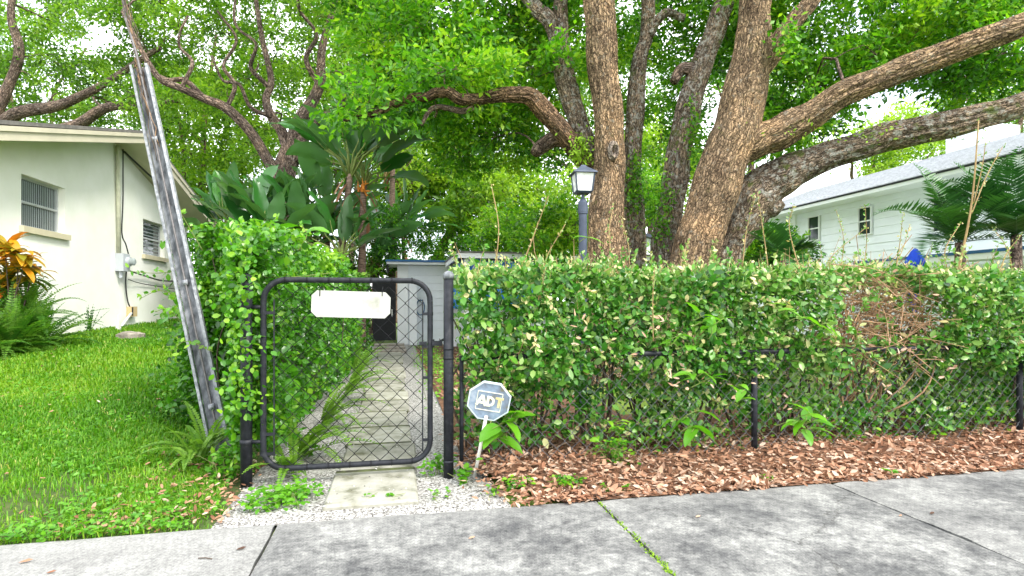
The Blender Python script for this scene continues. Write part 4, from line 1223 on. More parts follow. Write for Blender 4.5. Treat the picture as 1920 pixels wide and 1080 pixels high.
# --- great leaning tree: three stems from one base
DD = 7.7
tD, skD, srD = tree('camphor_tree', 'great leaning tree with thick brown trunk and long limbs sweeping over the white house', P(1300, 730, DD),
    [('trunk', [(1268, 735, DD, 120), (1280, 580, DD, 96), (1299, 482, DD, 84), (1325, 400, DD, 82), (1350, 325, DD, 86), (1377, 250, DD, 84), (1398, 160, DD, 72), (1413, 60, DD, 60), (1421, -30, DD, 56), (1440, -220, DD + .2, 44), (1470, -520, DD + .5, 26)], .07, None, 46),
     ('limb', [(1385, 290, DD, 44), (1428, 262, DD - .05, 56), (1470, 243, DD - .1, 56), (1520, 213, DD - .2, 52), (1600, 168, DD - .4, 46), (1700, 128, DD - .6, 44), (1800, 90, DD - .8, 42), (1920, 46, DD - 1.0, 40), (2100, -20, DD - 1.2, 34), (2350, -160, DD - 1.3, 22)], .09, None, 34),
     ('limb', [(1412, 150, DD - .05, 34), (1446, 104, DD - .05, 36), (1482, 48, DD, 32), (1522, 0, DD, 29), (1580, -90, DD + .1, 24), (1660, -260, DD + .2, 14)], .10, None, 24),
     ('stem', [(1332, 735, DD + .4, 90), (1350, 560, DD + .4, 66), (1366, 470, DD + .35, 62), (1388, 415, DD + .3, 72), (1412, 370, DD + .25, 82), (1450, 338, DD + .2, 72), (1500, 314, DD + .1, 60), (1600, 275, DD - .1, 52), (1700, 249, DD - .3, 48), (1800, 229, DD - .5, 46), (1920, 194, DD - .7, 42), (2100, 120, DD - .9, 34), (2350, 0, DD - 1, 22)], .09, BARK_LICHEN, 36),
     ('stub', [(1418, 372, DD + .2, 60), (1445, 385, DD + .18, 44), (1459, 398, DD + .15, 30)], .08, BARK_LICHEN, 22),
     ('stem', [(1225, 735, DD + .9, 76), (1238, 560, DD + .9, 58), (1247, 480, DD + .9, 52), (1257, 400, DD + .9, 46), (1270, 305, DD + .9, 43), (1290, 205, DD + .95, 44), (1322, 108, DD + 1, 40), (1350, 30, DD + 1.1, 34), (1368, -50, DD + 1.1, 30), (1400, -300, DD + 1.4, 18)], .09, BARK_LICHEN, 30),
     ('stub', [(1300, 128, DD + .95, 26), (1280, 128, DD + .9, 22), (1262, 146, DD + .88, 16)], .1, BARK_OAK, 16)], BARK_BROWN)
tk = np.vstack([region(1400, 2050, -280, 40, 8.2, 12, 125, 51, GAPS), region(1440, 1800, 50, 170, 8.4, 11, 34, 52, GAPS), region(1780, 2060, 60, 190, 8, 10.5, 24, 53, GAPS),
                region(1430, 1600, 190, 290, 9, 11, 12, 54, GAPS), region(1300, 1900, -700, -280, 7.5, 11, 30, 55)])
crown_of(tD, skD, srD, tk, 56, .105, M['lf_camphor'], BARK_OAK, 440, .66, .63)

# --- spreading oak behind the banana plants
OD = 14.5
OG = [(470, 330, 40, 40), (620, 330, 40, 26), (250, 90, 30, 30), (420, 90, 22, 26), (560, 60, 26, 20), (130, 90, 30, 20), (520, 200, 20, 26)]
tO, skO, srO = tree('oak_tree', 'spreading dark oak with forked trunk rising behind the banana plants', P(530, 620, OD),
    [('trunk', [(528, 640, OD, 46), (530, 480, OD, 40), (531, 380, OD, 38), (534, 325, OD, 40), (545, 280, OD, 36)], .10, None, 24),
     ('limb', [(542, 300, OD, 26), (556, 252, OD, 28), (578, 205, OD, 22), (596, 155, OD, 18), (602, 100, OD, 14), (625, 10, OD, 10), (640, -120, OD, 7)], .12, None, 18),
     ('limb', [(545, 285, OD, 20), (530, 250, OD, 19), (512, 222, OD, 17), (501, 185, OD, 14), (508, 150, OD, 12), (490, 60, OD, 9), (470, -80, OD, 6)], .12, None, 16),
     ('limb', [(552, 300, OD, 24), (572, 258, OD, 22), (592, 234, OD, 20), (636, 206, OD, 16), (690, 186, OD, 12), (760, 150, OD, 9)], .12, None, 16),
     ('limb', [(530, 335, OD - .2, 24), (496, 287, OD - .4, 19), (462, 243, OD - .7, 18), (424, 202, OD - 1, 17), (386, 181, OD - 1.3, 15), (345, 165, OD - 1.6, 13), (300, 145, OD - 1.9, 11), (268, 100, OD - 2.1, 9), (230, 20, OD - 2.3, 7)], .12, None, 16),
     ('limb', [(386, 181, OD - 1.3, 10), (350, 150, OD - 1.4, 10), (310, 150, OD - 1.5, 8), (280, 128, OD - 1.6, 6)], .12, None, 10),
     ('limb', [(596, 155, OD, 11), (572, 110, OD - .3, 9), (590, 60, OD - .5, 7), (560, 10, OD - .6, 6), (575, -60, OD - .7, 4)], .14, None, 10),
     ('limb', [(505, 165, OD, 9), (470, 125, OD - .3, 8), (478, 80, OD - .5, 6), (440, 40, OD - .6, 5), (446, -30, OD - .7, 4)], .14, None, 10),
     ('limb', [(512, 222, OD - .1, 9), (470, 200, OD - .4, 7), (450, 160, OD - .6, 6), (415, 150, OD - .7, 5), (400, 110, OD - .8, 4)], .14, None, 10),
     ('limb', [(424, 202, OD - 1, 9), (440, 160, OD - 1.1, 8), (420, 120, OD - 1.2, 6), (436, 70, OD - 1.3, 5), (405, 20, OD - 1.4, 4)], .14, None, 10),
     ('limb', [(345, 165, OD - 1.6, 8), (360, 120, OD - 1.7, 7), (335, 85, OD - 1.7, 5), (352, 30, OD - 1.8, 4)], .14, None, 10),
     ('limb', [(640, 205, OD - .1, 9), (650, 165, OD - .3, 8), (684, 130, OD - .4, 6), (680, 80, OD - .5, 4)], .14, None, 10)], BARK_OAK)
tk = np.vstack([region(220, 720, -250, 110, 14.8, 19.5, 190, 61, OG), region(220, 720, -250, 40, 12.5, 14.8, 22, 66, OG), region(230, 480, 90, 200, 14.8, 19, 34, 64, OG), region(420, 720, 100, 330, 15.6, 19, 44, 62, OG)])
crown_of(tO, skO, srO, tk, 63, .125, M['lf_oak'], BARK_OAK, 290, .80, .62, twig_r=.028, wig=.2)
# --- oak over the stucco house
QD = 17.5
tQ, skQ, srQ = tree('oak_tree', 'low-limbed oak leaning over the ridge of the stucco house', P(-40, 600, QD),
    [('trunk', [(-60, 640, QD, 60), (-50, 400, QD, 50), (-30, 260, QD, 44)], .1, None, 20),
     ('limb', [(-40, 280, QD, 34), (20, 222, QD - .2, 24), (90, 205, QD - .4, 20), (145, 182, QD - .6, 16), (210, 150, QD - .8, 12), (300, 90, QD - 1, 8)], .12, None, 14),
     ('limb', [(-45, 320, QD, 30), (70, 262, QD - .5, 24), (150, 235, QD - .8, 20), (205, 202, QD - 1, 17), (290, 196, QD - 1.3, 13), (335, 190, QD - 1.5, 10)], .12, None, 14),
     ('limb', [(-30, 250, QD, 26), (20, 160, QD - .1, 18), (38, 95, QD - .1, 16), (22, 30, QD, 13), (30, -60, QD, 9)], .12, None, 14)], BARK_OAK)
tk = np.vstack([region(-300, 330, -250, 130, 17.4, 21.5, 170, 71, OG), region(-200, 330, 110, 235, 17.6, 21, 56, 72, OG), region(-300, 300, -250, 60, 14, 17, 22, 75, OG)])
crown_of(tQ, skQ, srQ, tk, 73, .135, M['lf_oak'], BARK_OAK, 270, .82, .5, twig_r=.03, wig=.2)

# --- trees farther back, each with its own trunk and crown
FAR = [  # label, px, depth, trunk lean px, crown boxes (px0,px1,py0,py1), leaf tint, width
    ('pale-barked far tree with crooked limbs beyond the stucco house eave', 392, 24, -12, (290, 520, 60, 420), .62, 16, 60),
    ('far tree with thin upright trunk right of the forked oak', 655, 26, 12, (560, 780, -20, 400), .55, 13, 60),
    ('low fan-shaped far tree with reddish limbs above the shed roof', 800, 21, 50, (730, 960, 270, 440), .62, 20, 46),
    ('yellow-green far tree filling the gap behind the lamp post', 985, 24, 10, (900, 1110, 300, 470), .80, 12, 44),
    ('tall far tree behind the straight knotted trunk', 1120, 30, 0, (840, 1240, 60, 330), .55, 14, 70),
    ('pale green far tree seen between the trunks above the outbuilding', 1215, 27, 5, (1150, 1330, 240, 405), .82, 12, 34),
    ('dark far tree behind the leaning trunk', 1420, 28, -10, (1300, 1560, 20, 340), .42, 14, 60),
    ('yellow-green far tree over the ridge of the white house', 1620, 30, 6, (1540, 1790, 215, 345), .85, 12, 40),
    ('bushy far tree beside the white chimney', 1900, 30, 6, (1760, 2100, 90, 270), .70, 14, 60),
    ('broad far tree closing the view behind the banana plants', 740, 32, 0, (600, 900, 120, 420), .50, 14, 60),
    ('far dark tree at the corner of the stucco house', 300, 30, 0, (120, 420, 120, 400), .42, 14, 50),
    ('tall far tree beyond the roof of the stucco house', 40, 32, 0, (-250, 200, 20, 300), .48, 16, 60),
]
for i, (lab, px, D, lean, (a, b_, c, d), tm, w, nc_) in enumerate(FAR):
    g0 = onZ(px, HOR + CAMH * F / D)
    cxm = (a + b_) / 2
    ctrl = [(px, HOR + CAMH * F / D + 4, D, w * 1.3), (px + lean * .3, 500, D, w), (px + lean, min(430, d + 20), D, w * .85), (px + lean * 1.2 + (cxm - px) * .4, (c + d) / 2, D, w * .6), (cxm, c, D, w * .3)]
    lim = [('trunk', ctrl, .12, None, 12)]
    for s_ in (-1, 1):
        lim.append(('limb', [(px + lean * .9, min(440, d + 30), D, w * .6), (px + lean * 1.1 + s_ * (b_ - a) * .12, min(400, d - 10), D, w * .5), (cxm + s_ * (b_ - a) * .28, (c + d) / 2 + 20, D + s_, w * .35), (cxm + s_ * (b_ - a) * .42, c + (d - c) * .25, D + s_ * 2, w * .2)], .12, None, 10))
    t, sk, sr = tree('background_tree', lab, g0, lim, BARK_FAR, 'trees farther back')
    q = np.random.default_rng(200 + i)
    pts = []
    while len(pts) < nc_:      # egg-shaped crown
        u = q.uniform(-1, 1, 3)
        if np.sum(u ** 2) > 1.15: continue
        pts.append(P(cxm + u[0] * (b_ - a) / 2, (c + d) / 2 + u[1] * (d - c) / 2, D + u[2] * 2.6))
    crown_of(t, sk, sr, np.array(pts), 300 + i, .20, M['lf_far'], BARK_FAR, 300, 1.15, tm, twig_r=.035, wig=.15)

# understory shrubs that close the view below the crowns
SHR = [('dark evergreen shrub between the stucco house and the banana plants', 405, 480, 15.5, 50, 95, .22), ('low dark shrub under the forked oak', 470, 500, 13.5, 60, 60, .25),
       ('rounded green shrub left of the shed roof', 700, 470, 17, 60, 60, .4), ('dense green shrub behind the shed', 850, 455, 19, 75, 45, .5), ('light green shrub behind the patio roof', 965, 455, 16.5, 70, 45, .65),
       ('bright green shrub beside the lamp post', 1040, 440, 11.5, 40, 50, .75), ('leafy shrub between the slim trunk and the leaning trunk', 1222, 372, 22, 24, 36, .7), ('green shrub at the corner of the white house', 1440, 470, 12, 45, 26, .5)]
for i, (lab, px, py, D, w, h, tm) in enumerate(SHR):
    t = thing('shrub', lab, 'shrub', onZ(px, HOR + CAMH * F / D), 'background shrubs')
    q = np.random.default_rng(400 + i)
    base = onZ(px, HOR + CAMH * F / D)
    cs = []
    for k in range(34):
        u = q.uniform(-1, 1, 3)
        cs.append(P(px + u[0] * w, py + u[1] * h, D + u[2] * 1.0))
    top = P(px, py, D)
    sk = np.array([base + (top - base) * f for f in np.linspace(0, 1, 8)])
    mb = MB(); mb.tube(sk, np.linspace(.06, .03, 8), 8); mb.build('stem', BARK_OAK, t)
    crown_of(t, sk, np.linspace(.06, .03, 8), np.array(cs), 420 + i, .11, M['lf_camphor'], BARK_OAK, 220, .55, tm)

# ------------------------------------------------------------------ hedges
def add_leaf_parts(parent, mat, pos, al, no, ln, wd, ti, tpl):
    """the leaves that show largest are single pieces sharing a few meshes"""
    vars_ = []
    for k in range(8):
        mb = MB()
        leaves(mb, np.zeros((1, 3)), np.array([[1.0, 0, 0]]), np.array([[0, 0, 1.0]]), 1.0, .55 + .03 * (k % 3), (k + .5) / 8, tpl)
        o = mb.build('leaf', mat); vars_.append(o.data); bpy.data.objects.remove(o)
    pl = root_loc(parent)
    for p, a, n_, l_, t in zip(pos, al, no, ln, ti):
        a = unit(a); n_ = unit(n_ - a * np.dot(n_, a)); b_ = np.cross(n_, a)
        o = bpy.data.objects.new('leaf', vars_[min(7, int(t * 8))])
        COL.objects.link(o)
        o.parent = parent
        m = Matrix(((a[0] * l_, b_[0] * l_, n_[0] * l_, p[0] - pl[0]), (a[1] * l_, b_[1] * l_, n_[1] * l_, p[1] - pl[1]), (a[2] * l_, b_[2] * l_, n_[2] * l_, p[2] - pl[2]), (0, 0, 0, 1)))
        o.matrix_basis = m

hedge = thing('clipped_hedge', 'long clipped green hedge with small leathery leaves behind the low fence', 'hedge', (3.4, 4.1, 0))
HT = lambda x: 1.352 - .05 * np.exp(-np.abs(x - .4) / .25) + .02 * np.sin(x * 2.1) + .015 * np.sin(x * 5.3 + 1)
def hedge_front(x, z):
    return 3.60 + .07 * fn(x, 0, z, 4.0, 15) + .05 * fn(x, 0, z, 10, 16) + .15 * sstep(.70, .48, z) - .03 + .09 * sstep(1.2, 1.45, z)
N = 60000
x = rng.uniform(.40, 6.6, N)
mode = rng.random(N)
ht = HT(x) + .05 * fn(x, rng.uniform(0, 1, N), 0, 9, 17)
z = np.where(mode < .60, .12 + (ht - .12) * rng.random(N) ** .8, np.where(mode < .82, rng.uniform(.15, 1, N) * ht, ht - np.abs(rng.normal(0, .05, N))))
yf = hedge_front(x, z)
y = np.where(mode < .60, yf + np.abs(rng.normal(0, .09, N)), np.where(mode < .82, yf + rng.uniform(0, 1.0, N), yf + rng.uniform(-.02, 1.05, N)))
low = z + .16 * fn(x, y, 0, 3.0, 18)
keep = rng.random(N) < np.clip(sstep(-.02, .30, low) + .05, 0, 1)
gapm = ((x - 3.62) / .50) ** 2 + ((z - .56) / .24) ** 2 < 1
dead = ((x - 3.75) / .50) ** 2 + ((z - 1.02) / .30) ** 2 + .55 * fn(x, 0, z, 9, 63) < .85
keep &= ~(gapm & (rng.random(N) < .85)) & ~(dead & (rng.random(N) < .95))
for (gx_, gz_, rx_, rz_) in ((1.42, .62, .12, .12), (1.62, .36, .22, .10), (2.3, .33, .2, .1), (1.05, .38, .15, .10)):
    hole = ((x - gx_) / rx_) ** 2 + ((z - gz_) / rz_) ** 2 < 1
    keep &= ~(hole & (rng.random(N) < .85))
keep &= ~((x < .52) & (z < .9) & (rng.random(N) < .5))
pocket = fn(x, z, 0, 17, 61) + .6 * fn(x, z, 0, 33, 62)
keep &= ~((pocket > .55) & (y - yf < .22) & (rng.random(N) < .8))
x, y, z, mode = x[keep], y[keep], z[keep], mode[keep]
N = len(x)
pos = np.stack([x, y, z], 1)
no = rng.normal(0, .5, (N, 3)); no[:, 1] -= np.where(mode < .82, .75, .2); no[:, 2] += np.where(mode < .82, .55, .9)
al = rng.normal(0, 1, (N, 3)); al[:, 2] += .15
ln = np.where(rng.random(N) < .35, rng.uniform(.022, .04, N), rng.uniform(.036, .074, N))
clump = fn(x, y, z, 7, 19)
ti = np.clip(rng.normal(.54 + .16 * clump, .21, N), 0, .84)
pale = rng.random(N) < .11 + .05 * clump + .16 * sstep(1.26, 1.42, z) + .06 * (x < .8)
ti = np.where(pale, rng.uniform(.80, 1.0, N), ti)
front = np.argsort(y - hedge_front(x, z) - ln * 2 + np.where(mode < .6, 0, 5) + np.where((x > 5.2), 5, 0))[:300]
rest = np.ones(N, bool); rest[front] = False
deep = rest & ((y - hedge_front(x, z) > .16) | (ln < .036)) & (z < HT(x) - .04)
rest &= ~deep
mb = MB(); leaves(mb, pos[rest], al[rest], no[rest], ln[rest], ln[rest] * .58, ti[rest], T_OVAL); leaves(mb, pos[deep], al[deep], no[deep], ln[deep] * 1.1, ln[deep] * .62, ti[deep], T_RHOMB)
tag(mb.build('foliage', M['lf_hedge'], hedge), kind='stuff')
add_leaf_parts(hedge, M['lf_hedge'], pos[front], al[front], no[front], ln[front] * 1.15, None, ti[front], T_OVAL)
mb = MB()
for i in range(170):
    q = np.random.default_rng(600 + i)
    x0 = q.uniform(.5, 7.2); y0 = q.uniform(3.85, 4.5)
    p0 = np.array([x0, y0, 0]); p1 = p0 + [q.normal(0, .12), q.normal(-.02, .10), q.uniform(.4, .6)]; p2 = p1 + [q.normal(0, .2), q.normal(-.05, .15), q.uniform(.35, .6)]
    mb.tube(smooth_path([p0, p1, p2], 4), np.linspace(.011, .004, 9), 5, cap=False)
mb.build('stems', M['twig_dark'], hedge, smooth=True)
# dead patch: bare arching twigs with a few pinkish dry leaves
mb = MB(); dl_p = []
for i in range(480):
    q = np.random.default_rng(900 + i)
    c = np.array([3.75 + np.clip(q.normal(0, .30), -.75, .75), 3.62 + q.uniform(0, .45), np.clip(q.normal(1.03, .19), .6, 1.36)])
    d = unit(q.normal(size=3) * [1, .5, .6] + [0, 0, .25]) * q.uniform(.08, .38)
    mb.tube(smooth_path([c - d, c + q.normal(0, .03, 3), c + d + [0, 0, -.05]], 3), np.linspace(.0035, .0016, 7), 4, cap=False)
    if i % 2 == 0: dl_p.append(c + d * q.uniform(-1, 1))
for i in range(26):
    q = np.random.default_rng(1500 + i)
    p0 = np.array([3.45 + q.uniform(-.2, .5), 3.8 + q.uniform(0, .3), .15]); p2 = np.array([3.7 + q.uniform(-.5, .6), 3.7 + q.uniform(0, .4), q.uniform(.8, 1.2)])
    mb.tube(smooth_path([p0, (p0 + p2) / 2 + q.normal(0, .08, 3), p2], 5), np.linspace(.009, .004, 11), 5, cap=False)
mb.build('dead_twigs', M['twig_dead'], hedge, smooth=True)
q = np.random.default_rng(77)
for cx_, cz_ in ((1.62, .78), (1.85, .70), (1.95, .55), (2.10, .58), (1.75, .98), (2.35, .52), (3.7, .80), (4.1, .62), (2.72, .42), (1.2, .95), (3.55, .5)):
    for _ in range(6): dl_p.append(np.array([cx_ + q.normal(0, .05), 3.52 + q.normal(0, .02), cz_ + q.normal(0, .04)]))
dl_p = np.array(dl_p); n_ = len(dl_p)
mb = MB(); leaves(mb, dl_p, q.normal(size=(n_, 3)) + [0, 0, -.6], q.normal(0, .6, (n_, 3)) + [0, -1, .2], q.uniform(.035, .06, n_), q.uniform(.016, .03, n_), q.uniform(.65, 1, n_), T_DEAD)
tag(mb.build('dry_leaves', M['lf_dead'], hedge), kind='stuff')
# stray sprigs breaking the clipped face and top
sg = ([], [], [], [], [])
mbs = MB()
for i in range(240):
    q = np.random.default_rng(5200 + i)
    x0 = q.uniform(.45, 6.3); top_ = i % 3 == 0
    z0 = float(HT(x0)) - .03 if top_ else q.uniform(.35, 1.3)
    y0 = float(hedge_front(x0, z0)) + (q.uniform(.05, .8) if top_ else .05)
    d = unit(np.array([q.normal(0, .5), -.35 if not top_ else q.normal(0, .3), q.uniform(.3, 1.3) if top_ or i % 2 else q.uniform(-.7, .5)])) * (q.uniform(.07, .22) if i % 9 else q.uniform(.2, .36))
    p0 = np.array([x0, y0, z0]); pts = smooth_path([p0, p0 + d * .5 + q.normal(0, .012, 3), p0 + d], 5)
    mbs.tube(pts, np.linspace(.0030, .0012, len(pts)), 4, cap=False)
    pal = q.uniform(.45, 1.0)
    for k in range(2, len(pts)):
        for _ in range(2):
            sg[0].append(pts[k]); sg[1].append(unit(d) * .6 + q.normal(0, .7, 3)); sg[2].append(q.normal(0, .5, 3) + [0, -.5, .6]); sg[3].append(q.uniform(.022, .052)); sg[4].append(np.clip(pal + q.normal(0, .12), .2, 1))
tag(mbs.build('sprig_stems', M['twig'], hedge, smooth=True), kind='stuff')
mb = MB(); leaves(mb, np.array(sg[0]), np.array(sg[1]), np.array(sg[2]), np.array(sg[3]), np.array(sg[3]) * .55, np.array(sg[4]), T_OVAL); tag(mb.build('sprig_leaves', M['lf_hedge'], hedge), kind='stuff')
# whippy shoots above and in front of the hedge
SHOOT = [((1795, 520), (1822, 380), (1835, 225), 4.9, .011), ((1822, 400), (1850, 330), (1880, 275), 4.9, .006), ((1826, 380), (1842, 310), (1850, 250), 4.85, .005), ((1780, 520), (1772, 470), (1800, 420), 4.8, .006),
         ((925, 520), (935, 430), (921, 345), 4.3, .006), ((975, 510), (1005, 430), (1028, 368), 4.2, .006), ((1000, 640), (1010, 560), (1024, 500), 3.72, .005), ((1030, 600), (1020, 500), (1060, 420), 3.9, .005),
         ((1150, 500), (1142, 440), (1150, 385), 4.4, .005), ((1180, 500), (1178, 460), (1165, 410), 4.5, .005), ((1225, 640), (1224, 560), (1228, 500), 3.62, .004), ((1500, 510), (1480, 430), (1487, 385), 4.4, .005),
         ((1545, 520), (1560, 480), (1620, 430), 4.3, .004), ((1575, 510), (1582, 450), (1568, 395), 4.5, .004), ((1620, 500), (1625, 450), (1622, 385), 4.6, .004), ((1680, 500), (1688, 450), (1693, 402), 4.5, .004),
         ((1675, 510), (1695, 460), (1706, 422), 4.6, .004), ((1440, 500), (1432, 440), (1420, 360), 4.5, .005), ((1392, 500), (1400, 430), (1416, 368), 4.5, .005), ((1870, 530), (1885, 480), (1915, 440), 4.8, .006),
         ((1340, 505), (1332, 480), (1345, 450), 4.2, .004), ((870, 520), (858, 500), (850, 470), 4.0, .004), ((1900, 520), (1890, 470), (1865, 430), 5.0, .005), ((1290, 505), (1280, 480), (1290, 455), 4.2, .004)]
sl = ([], [], [], [], [])
for i, (a, b_, c, D, r) in enumerate(SHOOT):
    q = np.random.default_rng(700 + i)
    pts = smooth_path([P(*a, D), P(*b_, D + q.uniform(-.05, .05)), P(*c, D + q.uniform(-.1, .1))], 7)
    mb = MB(); mb.tube(pts, np.linspace(r, r * .45, len(pts)), 6); mb.build('shoot', M['twig'], hedge, smooth=True)
    for k in range(2, len(pts)):
        for _ in range(3):
            sl[0].append(pts[k] + q.normal(0, .01, 3)); sl[1].append(q.normal(0, .6, 3) + [0, 0, .7]); sl[2].append(q.normal(size=3)); sl[3].append(q.uniform(.012, .032)); sl[4].append(q.choice([.5, .82, .95, 1.0]))
mb = MB(); leaves(mb, np.array(sl[0]), np.array(sl[1]), np.array(sl[2]), np.array(sl[3]), np.array(sl[3]) * .5, np.array(sl[4]), T_OVAL); tag(mb.build('shoot_leaves', M['lf_hedge'], hedge), kind='stuff')
q = np.random.default_rng(88); n_ = 3200
x_ = q.uniform(.42, 6.5, n_); y_ = 3.60 + q.uniform(0, .95, n_); z_ = HT(x_) + q.uniform(-.03, .085, n_) ; l_ = q.uniform(.016, .042, n_)
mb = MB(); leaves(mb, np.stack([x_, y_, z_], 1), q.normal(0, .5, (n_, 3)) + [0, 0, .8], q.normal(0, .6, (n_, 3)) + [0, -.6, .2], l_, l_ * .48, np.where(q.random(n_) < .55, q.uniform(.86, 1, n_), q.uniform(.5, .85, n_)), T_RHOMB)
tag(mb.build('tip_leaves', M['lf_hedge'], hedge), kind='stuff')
# many short tan tips along the top
mb = MB()
for i in range(420):
    q = np.random.default_rng(2000 + i)
    x0 = q.uniform(.45, 7.0); p0 = np.array([x0, 3.65 + q.uniform(0, .9), HT(x0) - .03]); d = np.array([q.normal(0, .05), q.normal(0, .05), q.uniform(.04, .14 if i % 4 else .28)])
    mb.tube([p0, p0 + d * .5 + q.normal(0, .01, 3), p0 + d], [.003, .0025, .001], 4, cap=False)
tag(mb.build('shoot_tips', M['twig'], hedge, smooth=True), kind='stuff')

# left hedge: vine-covered, along the path
vhedge = thing('vine_hedge', 'tall vine-covered hedge with round glossy leaves along the garden path', 'hedge', (-1.1, 6, 0))
N = 50000
y = 3.72 + 8.3 * rng.random(N) ** 1.7
tl, tr = np.interp(y, [3.7, 4.4, 6, 12], [-1.42, -1.62, -1.7, -1.9]), np.interp(y, [3.7, 4.2, 6, 9, 12], [-.86, -.78, -.72, -.62, -.55])
ht = np.interp(y, [3.7, 4.0, 4.6, 6, 8, 12], [1.42, 1.56, 1.66, 1.62, 1.58, 1.66]) + .10 * fn(y, 0, 0, 5, 23)
face = rng.random(N)
u = rng.random(N)
x = np.where(face < .30, tr - np.abs(rng.normal(0, .08, N)), np.where(face < .52, tl + np.abs(rng.normal(0, .08, N)), tl + (tr - tl) * u))
z = rng.uniform(.08, 1, N) * ht
z = np.where((face >= .52) & (face < .74), ht - np.abs(rng.normal(0, .09, N)), z)
fr_ = (face >= .74) & (face < .90)
yfr = 3.72 + .95 * sstep(-.98, -1.16, x) + .25 * sstep(-1.2, -1.5, x)
y = np.where(fr_, yfr + np.abs(rng.normal(0, .12, N)), y)
y = np.where(~fr_ & (y < yfr), yfr + rng.random(N) * .5, y)
ht2 = np.where(fr_, 1.60, ht)
z = np.where(fr_, rng.uniform(.08, 1, N) * ht2, z)
lump = .10 * fn(x, y, z, 5, 24)
x = x + lump * np.where(face < .52, 1, .3); z = np.maximum(z + lump * .4, .04)
pos = np.stack([x, y, z], 1)
no = rng.normal(0, .5, (N, 3)) + np.array([.15, -.5, .65])
al = rng.normal(0, .9, (N, 3)); al[:, 2] -= .25
near = np.interp(y, [3.6, 6, 10], [1, 1.1, 1.35])
ln = np.where(rng.random(N) < .3, rng.uniform(.022, .038, N), rng.uniform(.032, .066, N)) * near
ti = np.clip(rng.normal(.38 + .18 * fn(x, y, z, 5, 25) + .22 * sstep(1.35, 1.75, z), .17, N), 0, 1)
ok = ~((x > -.95) & (y < 3.95) & (z < .25))
pos, no, al, ln, ti, y, x, z, face = pos[ok], no[ok], al[ok], ln[ok], ti[ok], y[ok], x[ok], z[ok], face[ok]
order = np.argsort(y - 1.5 * ln)
cand = order[:1100]
front = cand[np.random.default_rng(3).permutation(len(cand))[:300]]
rest = np.ones(len(y), bool); rest[front] = False
deep = rest & ((y > 6.5) | ((face >= .90) & (z < 1.4)) | (ln < .034)); rest &= ~deep
mb = MB(); leaves(mb, pos[rest], al[rest], no[rest], ln[rest], ln[rest] * .70, ti[rest], T_OVAL); leaves(mb, pos[deep], al[deep], no[deep], ln[deep] * 1.15, ln[deep] * .75, ti[deep], T_RHOMB); tag(mb.build('foliage', M['lf_vine'], vhedge), kind='stuff')
add_leaf_parts(vhedge, M['lf_vine'], pos[front], al[front], no[front], ln[front] * 1.15, None, ti[front], T_OVAL)
mb = MB()
for i in range(120):
    q = np.random.default_rng(3000 + i)
    y0 = 5.0 + 6 * q.random() ** 1.5; p0 = np.array([q.uniform(-1.4, -1.0), y0, 0]); p2 = p0 + [q.normal(0, .2), q.normal(0, .3), q.uniform(.9, 1.6)]
    mb.tube(smooth_path([p0, (p0 + p2) / 2 + q.normal(0, .08, 3), p2], 4), np.linspace(.012, .004, 9), 5, cap=False)
mb.build('stems', M['twig_dark'], vhedge, smooth=True)
# trailing tendrils: (px,py,depth) paths
TEND = [[(345, 560, 4.3), (300, 545, 4.25), (262, 560, 4.2)], [(350, 620, 4.2), (318, 580, 4.15), (290, 585, 4.1)], [(380, 470, 4.4), (345, 410, 4.35), (330, 385, 4.3)], [(360, 500, 4.3), (300, 512, 4.3), (240, 508, 4.3)],
        [(500, 500, 3.62), (505, 430, 3.9), (520, 405, 4.2)], [(470, 520, 3.60), (462, 640, 3.58), (480, 720, 3.57), (440, 800, 3.58)], [(455, 600, 3.6), (478, 700, 3.57), (452, 820, 3.57), (430, 880, 3.5)], [(560, 470, 4.2), (575, 440, 4.2), (560, 415, 4.25)],
        [(490, 520, 3.62), (540, 520, 3.58), (620, 512, 3.6)], [(400, 660, 4.05), (350, 640, 4.0), (320, 660, 3.95)], [(420, 840, 3.7), (400, 860, 3.65), (385, 905, 3.55)], [(500, 560, 3.6), (515, 620, 3.57), (498, 700, 3.58), (505, 760, 3.58)]]
tl_ = ([], [], [], [], [])
for i, tp in enumerate(TEND):
    q = np.random.default_rng(3300 + i)
    pts = smooth_path([P(*p) for p in tp], 8)
    mb = MB(); mb.tube(pts, np.linspace(.004, .002, len(pts)), 5); mb.build('tendril', M['twig_green'], vhedge, smooth=True)
    for k in range(1, len(pts)):
        for _ in range(2 if i in (5, 6, 11) else 1):
            l_ = q.uniform(.03, .055)
            tl_[0].append(pts[k] + q.normal(0, .012, 3)); tl_[1].append(q.normal(0, .7, 3)); tl_[2].append(q.normal(0, .4, 3) + [.1, -.8, .5]); tl_[3].append(l_); tl_[4].append(q.uniform(.4, .95))
add_leaf_parts(vhedge, M['lf_vine'], np.array(tl_[0]), np.array(tl_[1]), np.array(tl_[2]), np.array(tl_[3]), None, np.array(tl_[4]), T_OVAL)

